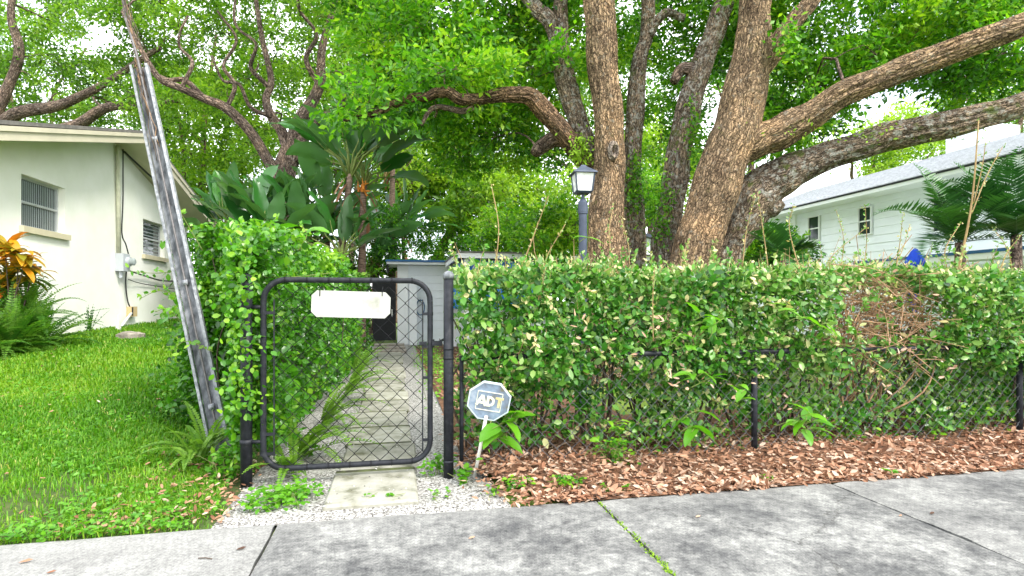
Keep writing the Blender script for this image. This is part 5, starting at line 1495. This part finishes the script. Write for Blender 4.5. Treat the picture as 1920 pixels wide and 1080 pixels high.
q = np.random.default_rng(71); n_ = 520
z_ = q.uniform(.45, 1.5, n_); x_ = lp_x + q.normal(-.02, .06, n_) - .05 * (z_ - 1); y_ = 3.62 + q.normal(0, .05, n_)
mb = MB(); l_ = q.uniform(.026, .056, n_); leaves(mb, np.stack([x_, y_, z_], 1), q.normal(0, .8, (n_, 3)) + [0, 0, -.2], q.normal(0, .45, (n_, 3)) + [.1, -.7, .5], l_, l_ * .7, np.clip(q.normal(.55, .2, n_), 0, 1), T_OVAL)
tag(mb.build('post_vine_leaves', M['lf_vine'], vhedge), kind='stuff')
def sprouts(tree_, px, py, D, rx, ry, n, l, mat, seed):
    q = np.random.default_rng(seed); mb = MB()
    p = np.array([P(px + q.normal(0, rx), py + q.normal(0, ry), D + q.normal(0, .06)) for _ in range(n)]); l_ = l * q.uniform(.6, 1.3, n)
    leaves(mb, p, q.normal(0, .8, (n, 3)) + [0, -.2, -.3], q.normal(0, .5, (n, 3)) + [0, -.5, .6], l_, l_ * .5, np.clip(q.normal(.6, .2, n), 0, 1)); tag(mb.build('sprouts', M[mat], tree_), kind='stuff')
sprouts(tA, 1088, 285, 8.05, 12, 18, 420, .06, 'moss', 1)
sprouts(tB, 1192, 345, 8.9, 9, 32, 500, .07, 'lf_camphor', 2)
sprouts(tD, 1240, 385, 8.35, 12, 40, 420, .07, 'lf_camphor', 3)
sprouts(tD, 1478, 72, 7.35, 16, 24, 260, .09, 'lf_camphor', 4)
sprouts(tD, 1305, 245, 8.35, 10, 28, 300, .07, 'lf_camphor', 5)
sprouts(tD, 1650, 246, 7.35, 90, 10, 260, .05, 'moss', 6)

# ------------------------------------------------------------------ big-leaf plants
def blade(mb, p0, d0, L, W, droop, roll, tint, q, nseg=10, tipf=.75, fold=.25, wav=.04):
    """a broad leaf: midrib curve bending down, folded along the rib, waved at the edge"""
    d = unit(np.asarray(d0, float)); pts = [np.asarray(p0, float)]
    for i in range(nseg):
        d = unit(d + np.array([0, 0, -droop / nseg * (0.4 + 1.2 * i / nseg)])); pts.append(pts[-1] + d * L / nseg)
    pts = np.array(pts); tan = unit(np.gradient(pts, axis=0))
    sdv = unit(np.cross(tan, np.array([0, 0, 1.0]) + 1e-3)); nrm = np.cross(sdv, tan)
    sdv, nrm = sdv * math.cos(roll) + nrm * math.sin(roll), nrm * math.cos(roll) - sdv * math.sin(roll)
    t = np.linspace(0, 1, nseg + 1)
    w = W / 2 * np.sin(math.pi * np.clip(t, 0, 1) ** tipf) ** .7 + .002
    V = []
    for s_ in (-1, -.5, 0, .5, 1):
        up = fold * abs(s_) * w + wav * W * np.sin(t * 17 + s_ * 3 + q.uniform(0, 6)) * abs(s_)
        V.append(pts + sdv * (s_ * w)[:, None] + nrm * up[:, None])
    V = np.stack(V, 1)
    i = np.arange(nseg)[:, None] * 5; j = np.arange(4)[None]
    mb.add(V.reshape(-1, 3), np.stack([i + j, i + j + 1, i + j + 6, i + j + 5], -1).reshape(-1, 4), tint=np.full((nseg + 1) * 5, tint))

BIRD = [  # px of stem, top py (where leaves fan), depth, size, label
    (656, 282, 10.0, 1.05, 'tallest banana plant with upright dark leaves in the clump'), (682, 300, 10.4, 1.05, 'banana plant with an orange flower stalk below its leaves'), (736, 258, 17.2, 1.5, 'banana plant with tall pinkish stem at the shed side of the clump'),
    (585, 410, 10.2, .95, 'banana plant with drooping leaves in the middle of the clump'), (522, 405, 10.6, .9, 'banana plant in front of the forked oak trunk'), (470, 400, 9.8, .9, 'low banana plant nearest the stucco house'),
    (706, 420, 16.6, 1.25, 'low banana plant with torn leaves behind the black door'), (756, 395, 17.6, 1.2, 'small banana plant beside the shed roof'), (425, 392, 10.6, .85, 'short banana plant beside the stucco house eave'), (640, 445, 9.6, .8, 'short banana plant at the front of the clump'),
    (555, 430, 9.9, .9, 'banana plant with pale fanned petioles behind the vine hedge'), (612, 372, 11.2, 1.0, 'slender banana plant rising behind the middle of the clump'), (500, 440, 9.4, .8, 'banana plant with low spreading leaves above the vine hedge'), (690, 470, 16.2, 1.1, 'dwarf banana plant directly behind the black door')]
for i, (px, py, D, sc, lab) in enumerate(BIRD):
    q = np.random.default_rng(5000 + i)
    base = onZ(px + q.uniform(-8, 8), HOR + CAMH * F / D)
    top = P(px, py + 45, D)
    t = thing('banana_plant', lab, 'banana plant', base, 'banana plant clump')
    mb = MB(); pts = smooth_path([base, (base + top) / 2 + q.normal(0, .05, 3), top], 6); mb.tube(pts, np.linspace(.085, .05, len(pts)) * sc, 12, True, .1, i); mb.build('stem', M['bird_stem'], t, smooth=True)
    az0 = q.uniform(-.5, .5)
    nl = 13
    for k in range(nl):
        f = (k - (nl - 1) / 2) / ((nl - 1) / 2)
        az = az0 + (0 if f > 0 else math.pi) + q.normal(0, .45)
        el = math.radians(90 - abs(f) * 58) + q.normal(0, .12)
        hd = np.array([math.cos(az), math.sin(az), 0]); d0 = hd * math.cos(el) + np.array([0, 0, math.sin(el)])
        pl_ = q.uniform(.35, .7) * sc
        p1 = top + d0 * pl_ * .55 + np.array([0, 0, .05]); p2 = top + d0 * pl_ + hd * .05
        lf = MB(); blade(lf, p2, d0 + hd * .15, q.uniform(.75, 1.1) * sc, q.uniform(.28, .40) * sc, q.uniform(.2, 1.3), q.uniform(-.8, .8), np.clip(q.normal(.5, .27), 0, 1), q, 11, .72, .22, .06)
        lo = lf.build('leaf', M['lf_bird'], t, smooth=True)
        mb = MB(); mb.tube([top + [0, 0, -.1], p1, p2, p2 + unit(d0) * .25], [.022, .016, .012, .006], 6); mb.build('petiole', M['twig_green'], lo, smooth=True)
    for k in range(5):      # hanging dry leaf remains round the stem
        a = q.uniform(0, 6.28); hd = np.array([math.cos(a), math.sin(a), 0])
        lf = MB(); blade(lf, top + hd * .06 + [0, 0, -.05 - .12 * k], hd * .5 + [0, 0, -.6], q.uniform(.4, .7), .10, 1.2, 0, q.uniform(.2, .6), q, 6); lf.build('dry_leaf', M['lf_dead'], t)
    if i == 1:
        mb = MB(); c = P(678, 355, D - .12)
        for k in range(10): mb.tube([c + q.normal(0, .05, 3), c + q.normal(0, .07, 3) + [0, 0, .10]], [.02, .006], 5)
        mb.build('flower', M['bract'], t)

def bigleaf_plant(name, label, cat, base, specs, mat, seed, group=None, stem=True, smat='twig_green'):
    """specs: (px,py,depth of leaf root, direction px dx,dy, length, width, tint)"""
    q = np.random.default_rng(abs(int(seed)))
    t = thing(name, label, cat, base, group)
    base = np.asarray(base, float)
    for (p, d, L, W, ti_) in specs:
        lf = MB(); blade(lf, p, d, L, W, q.uniform(.5, 1.1), q.uniform(-.5, .5), ti_, q, 8, .62, .2, .03)
        lo = lf.build('leaf', mat, t, smooth=True)
        if stem:
            mb = MB(); p = np.asarray(p, float); bk = p - unit(np.asarray(d, float)) * [1, 1, 0] * L * .35 + np.array([0, .03, -.25 * L]); mb.tube(smooth_path([bk, p, p + unit(np.asarray(d, float)) * L * .35], 4), np.linspace(.0035, .0015, 9), 5); mb.build('petiole', M[smat], lo, smooth=True)
    return t
def fan(c, n, L, W, q, up=.2, spread=1.0, out_=(0, -.5, 0)):
    out = []
    for k in range(n):
        a = 6.28 * k / n + q.uniform(-.3, .3)
        d = np.array([math.cos(a) * spread, math.sin(a) * .6 * spread, up + q.normal(0, .25)]) + np.array(out_)
        out.append((np.asarray(c) + q.normal(0, .035, 3), d, L * q.uniform(.7, 1.15), W * q.uniform(.8, 1.15), q.uniform(.1, .9)))
    return out
q = np.random.default_rng(8)
c = P(950, 795, 3.5); bigleaf_plant('taro_plant', 'bright green broad-leaved plant on the leaf litter behind the security sign', 'plant', (c[0], c[1] + .05, 0), fan(c, 10, .20, .085, q, .05), M['lf_bright'], 81)
c = P(1290, 790, 3.52); sp = fan(c, 7, .17, .065, q, -.1) + fan(P(1320, 700, 3.5), 8, .13, .05, q, .1) + fan(P(1325, 600, 3.48), 9, .12, .045, q, .2) + fan(P(1275, 640, 3.5), 6, .10, .04, q)
bigleaf_plant('climbing_weed', 'bright green climbing weed growing up the middle of the clipped hedge', 'plant', (c[0], c[1] + .02, 0), sp, M['lf_bright'], 82)
c = P(1505, 790, 3.5); bigleaf_plant('broadleaf_weed', 'yellow-green broad-leaved weed at the hedge foot right of the fence post', 'plant', (c[0], c[1] + .05, 0), fan(c, 9, .16, .06, q, 0), M['lf_bright'], 83)
c = P(1395, 735, 3.5); bigleaf_plant('broadleaf_weed', 'small yellow-green weed beside the black fence post', 'plant', (c[0], c[1] + .05, 0), fan(c, 4, .12, .045, q, .1), M['lf_bright'], 84)
c = P(1500, 585, 3.5); sp = [(P(1440 + 18 * k, 570 + 6 * k + (k % 2) * 8, 3.5), np.array([.6, -.3, .1 - .12 * k + (k % 2) * .3]), .11, .04, .8) for k in range(7)]
bigleaf_plant('climbing_weed', 'arching bright green sprig hanging over the upper hedge face', 'plant', (c[0] - .1, c[1] + .2, .9), sp, M['lf_bright'], 85)
c = P(1100, 815, 3.4)
bigleaf_plant('broadleaf_weed', 'low weed with pale green leaves under the hedge right of the sign', 'plant', (c[0], c[1], 0), fan(P(1160, 800, 3.5), 8, .085, .045, q, .2) + fan(P(1125, 840, 3.4), 8, .06, .035, q, .2), M['lf_vine'], 86)
c = P(540, 440, 4.3); bigleaf_plant('taro_plant', 'bright young leaves rising above the vine-covered hedge', 'plant', (c[0], c[1], 1.2), fan(P(512, 435, 4.2), 5, .19, .085, q, .35) + fan(P(575, 440, 4.4), 5, .20, .085, q, .3), M['lf_bright'], 87)
c = P(1100, 445, 3.9); bigleaf_plant('taro_plant', 'two arching bright leaves above the hedge in front of the lamp post', 'plant', (c[0], c[1] + .1, 1.2), [(c, np.array([-.8, -.2, .15]), .11, .035, .8), (c, np.array([.8, -.2, -.1]), .13, .035, .8)], M['lf_bright'], 88)

# ferns
def frond(mb, p0, d0, L, W, droop, q, npin=22, tint=.5, pin_w=.012, vee=.25):
    d = unit(np.asarray(d0, float)); pts = [np.asarray(p0, float)]
    for i in range(npin):
        d = unit(d + np.array([0, 0, -droop / npin * (.3 + 1.4 * i / npin)])); pts.append(pts[-1] + d * L / npin)
    pts = np.array(pts); tan = unit(np.gradient(pts, axis=0)); sdv = unit(np.cross(tan, np.array([0, 0, 1.0]) + 1e-3)); nrm = np.cross(sdv, tan)
    t = np.linspace(0, 1, npin + 1); w = W / 2 * np.sin(math.pi * (t * .88 + .10)) ** .8
    k = np.arange(2, npin + 1)
    for s_ in (-1, 1):
        leaves(mb, pts[k], sdv[k] * s_ + tan[k] * .35 + nrm[k] * vee + q.normal(0, .07, (len(k), 3)), nrm[k] + q.normal(0, .1, (len(k), 3)), w[k], pin_w * (0.5 + w[k] / (W / 2) * .6), np.clip(q.normal(tint, .1, len(k)), 0, 1), T_RHOMB)
    mb.tube(pts, np.linspace(.0035, .0012, len(pts)) * (L / .5) ** .5, 4, cap=False, tint=tint * .6)
def fern(label, base, n, L, W, seed, name='fern', mat='lf_fern', group=None, dirs=None, npin=24, pin_w=.022, cat='fern', el=(.5, 1.2), droop=(.9, 1.8), tint=(.3, .9), vee=.25):
    q = np.random.default_rng(abs(int(seed)))
    t = thing(name, label, cat, base, group)
    for k in range(n):
        a = q.uniform(0, 6.28) if dirs is None else q.uniform(*dirs)
        e = q.uniform(*el)
        d = np.array([math.cos(a) * math.cos(e), math.sin(a) * math.cos(e), math.sin(e)])
        mb = MB(); frond(mb, np.asarray(base, float) + q.normal(0, .02, 3) * [1, 1, 0], d, L * q.uniform(.7, 1.2), W, q.uniform(*droop), q, npin, q.uniform(*tint), pin_w, vee)
        mb.build('frond', M[mat], t)
    return t
fern('arching sword fern leaning over the shell gravel behind the gate', (-.68, 4.25, .02), 14, .62, .115, 1, dirs=(-1.5, .6), el=(.35, 1.1), tint=(.55, 1))
fern('small upright sword fern beside the hinge side of the gate', (-.70, 3.84, .02), 9, .40, .08, 2, dirs=(-2.2, .6), el=(.6, 1.4), tint=(.5, 1))
fern('fern spreading from the vine hedge halfway along the path', (-.62, 5.2, .05), 16, .6, .10, 3, dirs=(-1.4, 1.2), tint=(.6, 1))
fern('fern at the hedge foot nearer the shed', (-.55, 6.6, .1), 16, .6, .11, 4, dirs=(-1.4, 1.2), tint=(.6, 1))
fern('far fern at the hedge foot by the path steps', (-.58, 8.2, .1), 12, .6, .12, 5, dirs=(-1.4, 1.2), tint=(.6, 1))
p = onZ(395, 850, .08); fern('pale fern beside the foot of the guy guard', (p[0] - .05, p[1], .07), 12, .42, .085, 6, tint=(.4, .9))
p = onZ(345, 890, .04); fern('low fern in the lawn left of the guy guard', (p[0], p[1] + .2, .08), 8, .30, .06, 7)
# fern shrub and croton against the stucco wall
for k, (px, py, D, lab) in enumerate(((20, 645, 6.6, 'dense dark fern clump at the foot of the croton'), (75, 640, 7.0, 'arching fern clump against the stucco wall'), (-60, 665, 6.2, 'fern clump at the picture edge below the croton'), (45, 590, 7.1, 'upper fern clump directly under the croton leaves'))):
    b_ = P(px, py, D); b_[2] = float(ground_z(b_[0], b_[1])) + (.28 if k == 3 else 0)
    fern(lab, b_, 60, .75, .15, 20 + k, npin=26, pin_w=.026, el=(.3, 1.45), droop=(.6, 1.7), tint=(.0, .55), group='ferns under the croton')
b_ = P(25, 600, 6.9); b_[2] = float(ground_z(b_[0], b_[1]))
t = thing('croton_shrub', 'croton shrub with yellow, orange and red leaves by the stucco wall', 'shrub', b_)
q = np.random.default_rng(61)
for (px, py) in ((10, 470), (45, 500), (20, 520), (58, 520), (-15, 490), (-40, 510), (5, 540), (35, 478)):
    c = P(px, py, 6.8 + q.uniform(-.2, .2))
    mb = MB(); mb.tube(smooth_path([b_, (b_ + c) / 2 + q.normal(0, .04, 3), c], 4), np.linspace(.012, .006, 9), 6); mb.build('stem', M['twig_dark'], t, smooth=True)
    for k in range(26):
        a = q.uniform(0, 6.28); e = q.uniform(-.3, 1.2); d = np.array([math.cos(a) * math.cos(e), math.sin(a) * math.cos(e), math.sin(e)])
        lf = MB(); blade(lf, c + q.normal(0, .02, 3), d, q.uniform(.20, .33), q.uniform(.075, .105), q.uniform(.7, 1.4), 0, np.clip(q.normal(.28, .20) + (.08 if py < 505 else -.10), 0, 1), q, 6, .75, .2, .02); lf.build('leaf', M['lf_croton'], t, smooth=True)
# wall weed
b_ = P(165, 618, 8.9); b_[2] = float(ground_z(b_[0], b_[1])); fern('spindly weed growing against the stucco wall', b_, 7, .5, .09, 41, name='weed', cat='weed', npin=9, pin_w=.03, mat='lf_vine', el=(.9, 1.5), droop=(.1, .5), tint=(.0, .3))
# palms on the right
def palm(label, px, py, D, n, L, seed, zb=0.0, dirs=None):
    top = P(px, py, D); base = np.array([top[0], top[1], zb])
    t = fern(label, top, n, L, .55, seed, name='palm', mat='lf_palm', cat='palm', npin=34, pin_w=.032, el=(.15, 1.35), droop=(.5, 1.5), tint=(.0, .9), vee=.35, dirs=dirs)
    mb = MB(); mb.tube([base - [0, 0, .05], (base + top) / 2, top], [.09, .07, .05], 12, True, .1, seed); mb.build('trunk', BARK_OAK, t, smooth=True)
palm('dark green palm with feathery fronds before the white porch', 1800, 455, 6.6, 14, 1.0, 91)
palm('dark green palm at the picture edge before the white house', 1905, 440, 6.4, 16, 1.05, 92)
palm('small palm beside the sweeping limb above the hedge', 1470, 485, 6.9, 10, .55, 93)

# ------------------------------------------------------------------ ground cover
def grass_patch(name, label, xs_, ys_, n, h, w, seed, tint=(.45, .18)):
    q = np.random.default_rng(abs(int(seed)))
    x, y = xs_(q, n), ys_(q, n)
    return x, y
q = np.random.default_rng(17)
N = 240000
Dg = 2.45 * (17 / 2.45) ** q.random(N) 
pxg = np.where(q.random(N) < .10, q.uniform(-1000, -200, N), q.uniform(-200, 560, N))
xc = (pxg - 960) / F
x, y = Dg * (SA + CA * xc), Dg * (CA - SA * xc)
edge = np.interp(y, [3.0, 3.3, 3.8, 4.4, 6, 15], [-.84, -.94, -1.06, -1.35, -1.55, -1.8]) + .06 * fn(x * 3, y * 6, 0, 3, 33)
ok = (x < edge) & ((x > -4.98) | (y < 7.75)) & (y > 2.995 + .05 * np.abs(fn(x * 6, 0, 0, 2, 34)) * (q.random(N) > .15))
bare = fn(x, y, 0, 3.5, 35) + .8 * sstep(4.4, 3.2, y) * sstep(-2.6, -1.2, x)
ok &= (q.random(N) > .85 * sstep(.55, 1.1, bare))
ok &= ~((np.hypot(x - P(243, 646, 8.3)[0], y - P(243, 646, 8.3)[1]) < .24))
x, y, Dg = x[ok], y[ok], Dg[ok]
N = len(x)
zg = ground_z(x, y) - .008
hh_ = q.uniform(.028, .075, N) * np.interp(Dg, [3, 6, 15], [.9, 1.1, 1.3]) * (1 + .3 * fn(x, y, 0, 4, 36))
ww = np.interp(Dg, [2.8, 5, 9, 16], [.0048, .008, .014, .024]) * q.uniform(.7, 1.4, N)
az = q.uniform(0, 6.28, N); ln_ = q.uniform(.2, 1.0, N)
dv = np.stack([np.cos(az), np.sin(az), 0 * az], 1); sv = np.stack([-np.sin(az), np.cos(az), 0 * az], 1)
p0 = np.stack([x, y, zg], 1); p1 = p0 + dv * (hh_ * ln_ * .35)[:, None] + np.stack([0 * x, 0 * x, hh_ * .65], 1); p2 = p0 + dv * (hh_ * ln_)[:, None] + np.stack([0 * x, 0 * x, hh_ * (1 - .35 * ln_)], 1)
sw = sv * (ww / 2)[:, None]
V = np.stack([p0 - sw, p0 + sw, p1 + sw * .8, p1 - sw * .8, p2], 1)
b5 = np.arange(N)[:, None] * 5
tg = np.clip(q.normal(.52 + .20 * fn(x, y, 0, 2.2, 37) + .10 * fn(x, y, 0, 7, 39), .18, N), 0, .92); tg = np.where(q.random(N) < .035, q.uniform(.93, 1.0, N), tg)
mb = MB()
mb.add(V.reshape(-1, 3), np.vstack([b5 + np.array([[0, 1, 2]]), b5 + np.array([[0, 2, 3]]), b5 + np.array([[3, 2, 4]])]), tint=np.repeat(tg, 5))
tag(mb.build('grass', M['grass']), 'lush short green lawn grass in front of the stucco house', 'grass', kind='stuff')
# broad-leaf clover-like weeds among the grass near the pavement
mb = MB(); N = 11000
x = q.uniform(-4.2, -1.0, N); y = 3.02 + 3.4 * q.random(N) ** 1.7
n2 = fn(x, y, 0, 5, 38); ok = n2 > .1; x, y = x[ok], y[ok]; N = len(x)
leaves(mb, np.stack([x, y, ground_z(x, y) + q.uniform(.01, .05, N)], 1), q.normal(0, 1, (N, 3)) * [1, 1, .3], q.normal(0, .4, (N, 3)) + [0, -.2, 1], q.uniform(.018, .04, N), q.uniform(.012, .024, N), q.uniform(.1, .9, N), T_OVAL)
tag(mb.build('lawn_weeds', M['lf_bright']), 'small broad-leaved weeds mixed into the lawn by the pavement', 'weeds', kind='stuff')
# creeping weeds on the shell in front of the gate
def weed_patch(label, cx, cy, rx, ry, n, lmin, lmax, mat, seed, tint=(.1, .9), hmax=.08, name='creeping_weed'):
    q = np.random.default_rng(abs(int(seed)))
    t = thing(name, label, 'weed', (cx, cy, 0))
    k = max(3, n // 14)
    sx, sy = cx + q.normal(0, rx * .5, k), cy + q.normal(0, ry * .5, k)
    i = q.integers(0, k, n)
    x, y = sx[i] + q.normal(0, rx * .16, n), np.maximum(sy[i] + q.normal(0, ry * .22, n), 2.99)
    z = np.maximum(ground_z(x, y), 0) + q.uniform(.012, hmax, n)
    ln = q.uniform(lmin, lmax, n)
    mb = MB(); leaves(mb, np.stack([x, y, z], 1), q.normal(0, 1, (n, 3)) * [1, 1, .3], q.normal(0, .35, (n, 3)) + [0, -.3, 1], ln, ln * .68, q.uniform(*tint, n), T_OVAL)
    mb.build('leaves', M[mat], t)
    mb = MB()
    for j in range(k):
        p0 = np.array([sx[j], max(sy[j], 3.0), .0]); mb.tube([p0, p0 + [q.normal(0, .02), q.normal(0, .02), hmax * .5], p0 + [q.normal(0, .05), q.normal(0, .03), hmax * .8]], [.002, .002, .001], 4, cap=False)
    mb.build('stems', M['twig_green'], t)
def wp(px, py): 
    g = onZ(px, py); return g[0], g[1]
weed_patch('spreading green creeper on the shell in front of the gate', *wp(535, 938), .24, .13, 330, .022, .046, 'lf_bright', 1)
weed_patch('creeper trailing at the pavement edge left of the path stone', *wp(480, 962), .14, .05, 90, .02, .04, 'lf_bright', 2)
weed_patch('green weed tuft at the foot of the latch post', *wp(825, 890), .07, .05, 70, .025, .05, 'lf_bright', 3, hmax=.12)
weed_patch('small weed by the pavement right of the path stone', *wp(820, 938), .06, .03, 26, .018, .03, 'lf_bright', 4)
weed_patch('tiny seedling at the near edge of the path stone', *wp(735, 940), .025, .015, 16, .018, .03, 'lf_bright', 5, hmax=.05)
weed_patch('tiny seedling left of centre at the foot of the path stone', *wp(690, 942), .02, .015, 10, .015, .026, 'lf_bright', 6, hmax=.05)
weed_patch('weed with a yellow leaf inside the gate by the fern', *wp(580, 855), .08, .05, 60, .02, .045, 'lf_bright', 7, hmax=.12)
weed_patch('green weed tuft at the foot of the stake', *wp(880, 905), .06, .04, 60, .025, .05, 'lf_bright', 8, hmax=.10)
weed_patch('dark green creeper on the leaf litter below the sign', *wp(960, 925), .16, .06, 110, .018, .038, 'lf_vine', 9)
weed_patch('dark green creeper on the leaf litter in the middle of the bed', *wp(1065, 915), .14, .08, 130, .018, .038, 'lf_vine', 10)
weed_patch('leafy creeper hanging from the hedge foot onto the litter', *wp(1150, 880), .12, .10, 200, .022, .042, 'lf_vine', 11, hmax=.22)
weed_patch('moss-like weed at the pavement edge right of the joint', *wp(1665, 893), .07, .02, 60, .015, .03, 'lf_bright', 12, hmax=.04)
weed_patch('small weed at the pavement edge in the middle of the bed', *wp(1165, 925), .06, .03, 40, .015, .03, 'lf_bright', 13, hmax=.05)
weed_patch('small weed under the broad-leaved yellow-green plant', *wp(1440, 905), .05, .02, 26, .015, .03, 'lf_bright', 14, hmax=.05)
weed_patch('leafy weed by the hinge post and guy guard', *wp(430, 900), .12, .10, 150, .03, .06, 'lf_bright', 15, hmax=.22)
weed_patch('low leafy growth under the hedge between the sign and the fence post', 1.9, 3.72, .55, .10, 260, .025, .05, 'lf_vine', 18, hmax=.26)
weed_patch('low leafy growth under the bare patch of the hedge', 3.3, 3.74, .45, .10, 220, .025, .05, 'lf_vine', 19, hmax=.24)
weed_patch('leafy low growth under the far end of the hedge', 4.4, 3.75, .5, .12, 330, .03, .055, 'lf_vine', 16, hmax=.30)

# leaf litter under the hedge
M['litter_bed'] = noise_mat('litter_bed', [(0.3, (0.06, 0.03, 0.018)), (0.6, (0.17, 0.085, 0.045))], 22, 0.95, 0.8, 60)
mb = MB()
gx_ = np.linspace(.40, 7.4, 70); gy_ = np.linspace(3.005, 5.1, 22)
X, Y = np.meshgrid(gx_, gy_)
X = np.maximum(X, .42 + .03 * fn(Y * 5, 0, 0, 2, 40) + np.interp(Y, [3.0, 3.3, 3.6], [.50, .26, .06]))
Z = .010 + .045 * sstep(3.05, 3.6, Y) * (1 + .4 * fn(X, Y, 0, 4, 41))
i = np.arange(21)[:, None] * 70 + np.arange(69)[None]
mb.add(np.stack([X, Y, Z], -1).reshape(-1, 3), np.stack([i, i + 1, i + 71, i + 70], -1).reshape(-1, 4))
lb = mb.build('planting_bed', M['litter_bed'], smooth=True); lb["kind"] = "structure"
N = 19000
x = q.uniform(.36, 6.8, N); y = 3.0 + 1.5 * q.random(N) ** 1.7
ok = x > np.interp(y, [3.0, 3.3, 3.6], [.72, .52, .42]) + q.normal(0, .09, N)
ok &= y > 3.005 + .02 * fn(x * 7, 0, 0, 2, 42) - .05 * (q.random(N) < .06) * q.random(N)
x, y = x[ok], y[ok]; N = len(x)
z = .012 + .045 * sstep(3.05, 3.6, y) * (1 + .4 * fn(x, y, 0, 4, 41)) + q.uniform(0, .022, N)
z = np.where(y < 3.03, np.maximum(z, .018), z)
mb = MB()
ln = np.where(q.random(N) < .25, q.uniform(.014, .03, N), q.uniform(.028, .070, N))
leaves(mb, np.stack([x, y, z], 1), q.normal(0, 1, (N, 3)) * [1, 1, .28], q.normal(0, .45, (N, 3)) + [0, -.15, 1], ln, ln * q.uniform(.34, .60, N), np.clip(q.normal(.53, .28, N) + .10 * fn(x, y, 0, 3, 45), 0, 1), T_DEAD)
tag(mb.build('leaf_litter', M['lf_dead']), 'brown fallen leaves carpeting the bed under the clipped hedge', 'leaf litter', kind='stuff')
N = 900
x = np.concatenate([q.uniform(-1.6, -.85, 600), q.uniform(-4.5, -1.2, 300)]); y = np.concatenate([3.05 + 1.3 * q.random(600) ** 1.3, 3.1 + 5 * q.random(300)])
ln = q.uniform(.022, .05, N); mb = MB()
leaves(mb, np.stack([x, y, ground_z(x, y) + q.uniform(.005, .035, N)], 1), q.normal(0, 1, (N, 3)) * [1, 1, .3], q.normal(0, .45, (N, 3)) + [0, -.15, 1], ln, ln * .5, np.clip(q.normal(.5, .25, N), 0, 1), T_DEAD)
tag(mb.build('scattered_leaves', M['lf_dead']), 'dry leaves scattered in the lawn around the guy guard foot', 'leaf litter', kind='stuff')
mb = MB()
gx_ = np.linspace(.46, 2.2, 16); gy_ = np.linspace(4.0, 14.6, 50)
X, Y = np.meshgrid(gx_, gy_)
i = np.arange(49)[:, None] * 16 + np.arange(15)[None]
mb.add(np.stack([X, Y, .008 + .012 * np.maximum(0, fn(X, Y, 0, 3, 44))], -1).reshape(-1, 3), np.stack([i, i + 1, i + 17, i + 16], -1).reshape(-1, 4))
sb = mb.build('side_bed', M['litter_bed'], smooth=True); sb["kind"] = "structure"
N = 1800; x = q.uniform(.45, 1.5, N); y = 4.2 + 9 * q.random(N) ** 1.4; ln = q.uniform(.04, .09, N); mb = MB()
leaves(mb, np.stack([x, y, q.uniform(.02, .05, N)], 1), q.normal(0, 1, (N, 3)) * [1, 1, .3], q.normal(0, .45, (N, 3)) + [0, -.15, 1], ln, ln * .5, np.clip(q.normal(.5, .25, N), 0, 1), T_DEAD)
tag(mb.build('path_side_leaves', M['lf_dead']), 'dry leaves strewn along the shed side of the garden path', 'leaf litter', kind='stuff')
weed_patch('yellow-green weeds along the path before the shed post', .62, 9.5, .25, 3.5, 900, .025, .055, 'lf_bright', 17, tint=(.5, 1), hmax=.32)
# single fallen leaves lying on the pavement
for (px, py, l_, ti_, lab) in ((885, 1010, .035, .65, 'small orange-brown leaf alone on the middle pavement slab'), (1310, 970, .035, .75, 'pale brown leaf on the pavement right of the mossy joint'), (47, 1055, .05, .45, 'curled brown leaf on the pale slab below the lawn'),
                                (452, 1031, .045, .0, 'dark flattened leaf near the cracked joint'), (1750, 964, .04, .0, 'dark leaf on the far pavement slab'), (95, 1075, .035, .25, 'reddish leaf at the bottom edge of the pale slab'), (1690, 968, .025, .55, 'tiny brown leaf beside the far pavement joint')):
    g = onZ(px, py, .016)
    mb = MB(); leaves(mb, np.array([[g[0] - l_ / 2, g[1], .018]]), np.array([[1, .3, .05]]), np.array([[.1, -.2, 1]]), l_, l_ * .5, ti_, T_DEAD)
    tag(mb.build('fallen_leaf', M['lf_dead']), lab, 'leaf', 'fallen leaves on the pavement')
g = onZ(385, 1048, .015); mb = MB(); mb.tube([(g[0] - .03, g[1] + .008, .018), (g[0], g[1], .02), (g[0] + .03, g[1] - .01, .017)], .0025, 5)
tag(mb.build('twig', M['twig_dark']), 'thin dark twig lying on the pale pavement slab', 'twig')
# moss in the pavement joint
N = 420; mb = MB()
y = np.concatenate([1.75 + .75 * q.random(330), 2.5 + .5 * q.random(90)]); x = 1.11 + q.normal(0, .011, N)
leaves(mb, np.stack([x, y, np.full(N, .004)], 1), q.normal(0, 1, (N, 3)) * [1, 1, .6] + [0, 0, .4], q.normal(0, .6, (N, 3)) + [0, 0, 1], q.uniform(.008, .02, N), q.uniform(.006, .012, N), q.random(N), T_RHOMB)
tag(mb.build('joint_moss', M['moss']), 'bright green moss growing in the middle pavement joint', 'moss', kind='stuff')
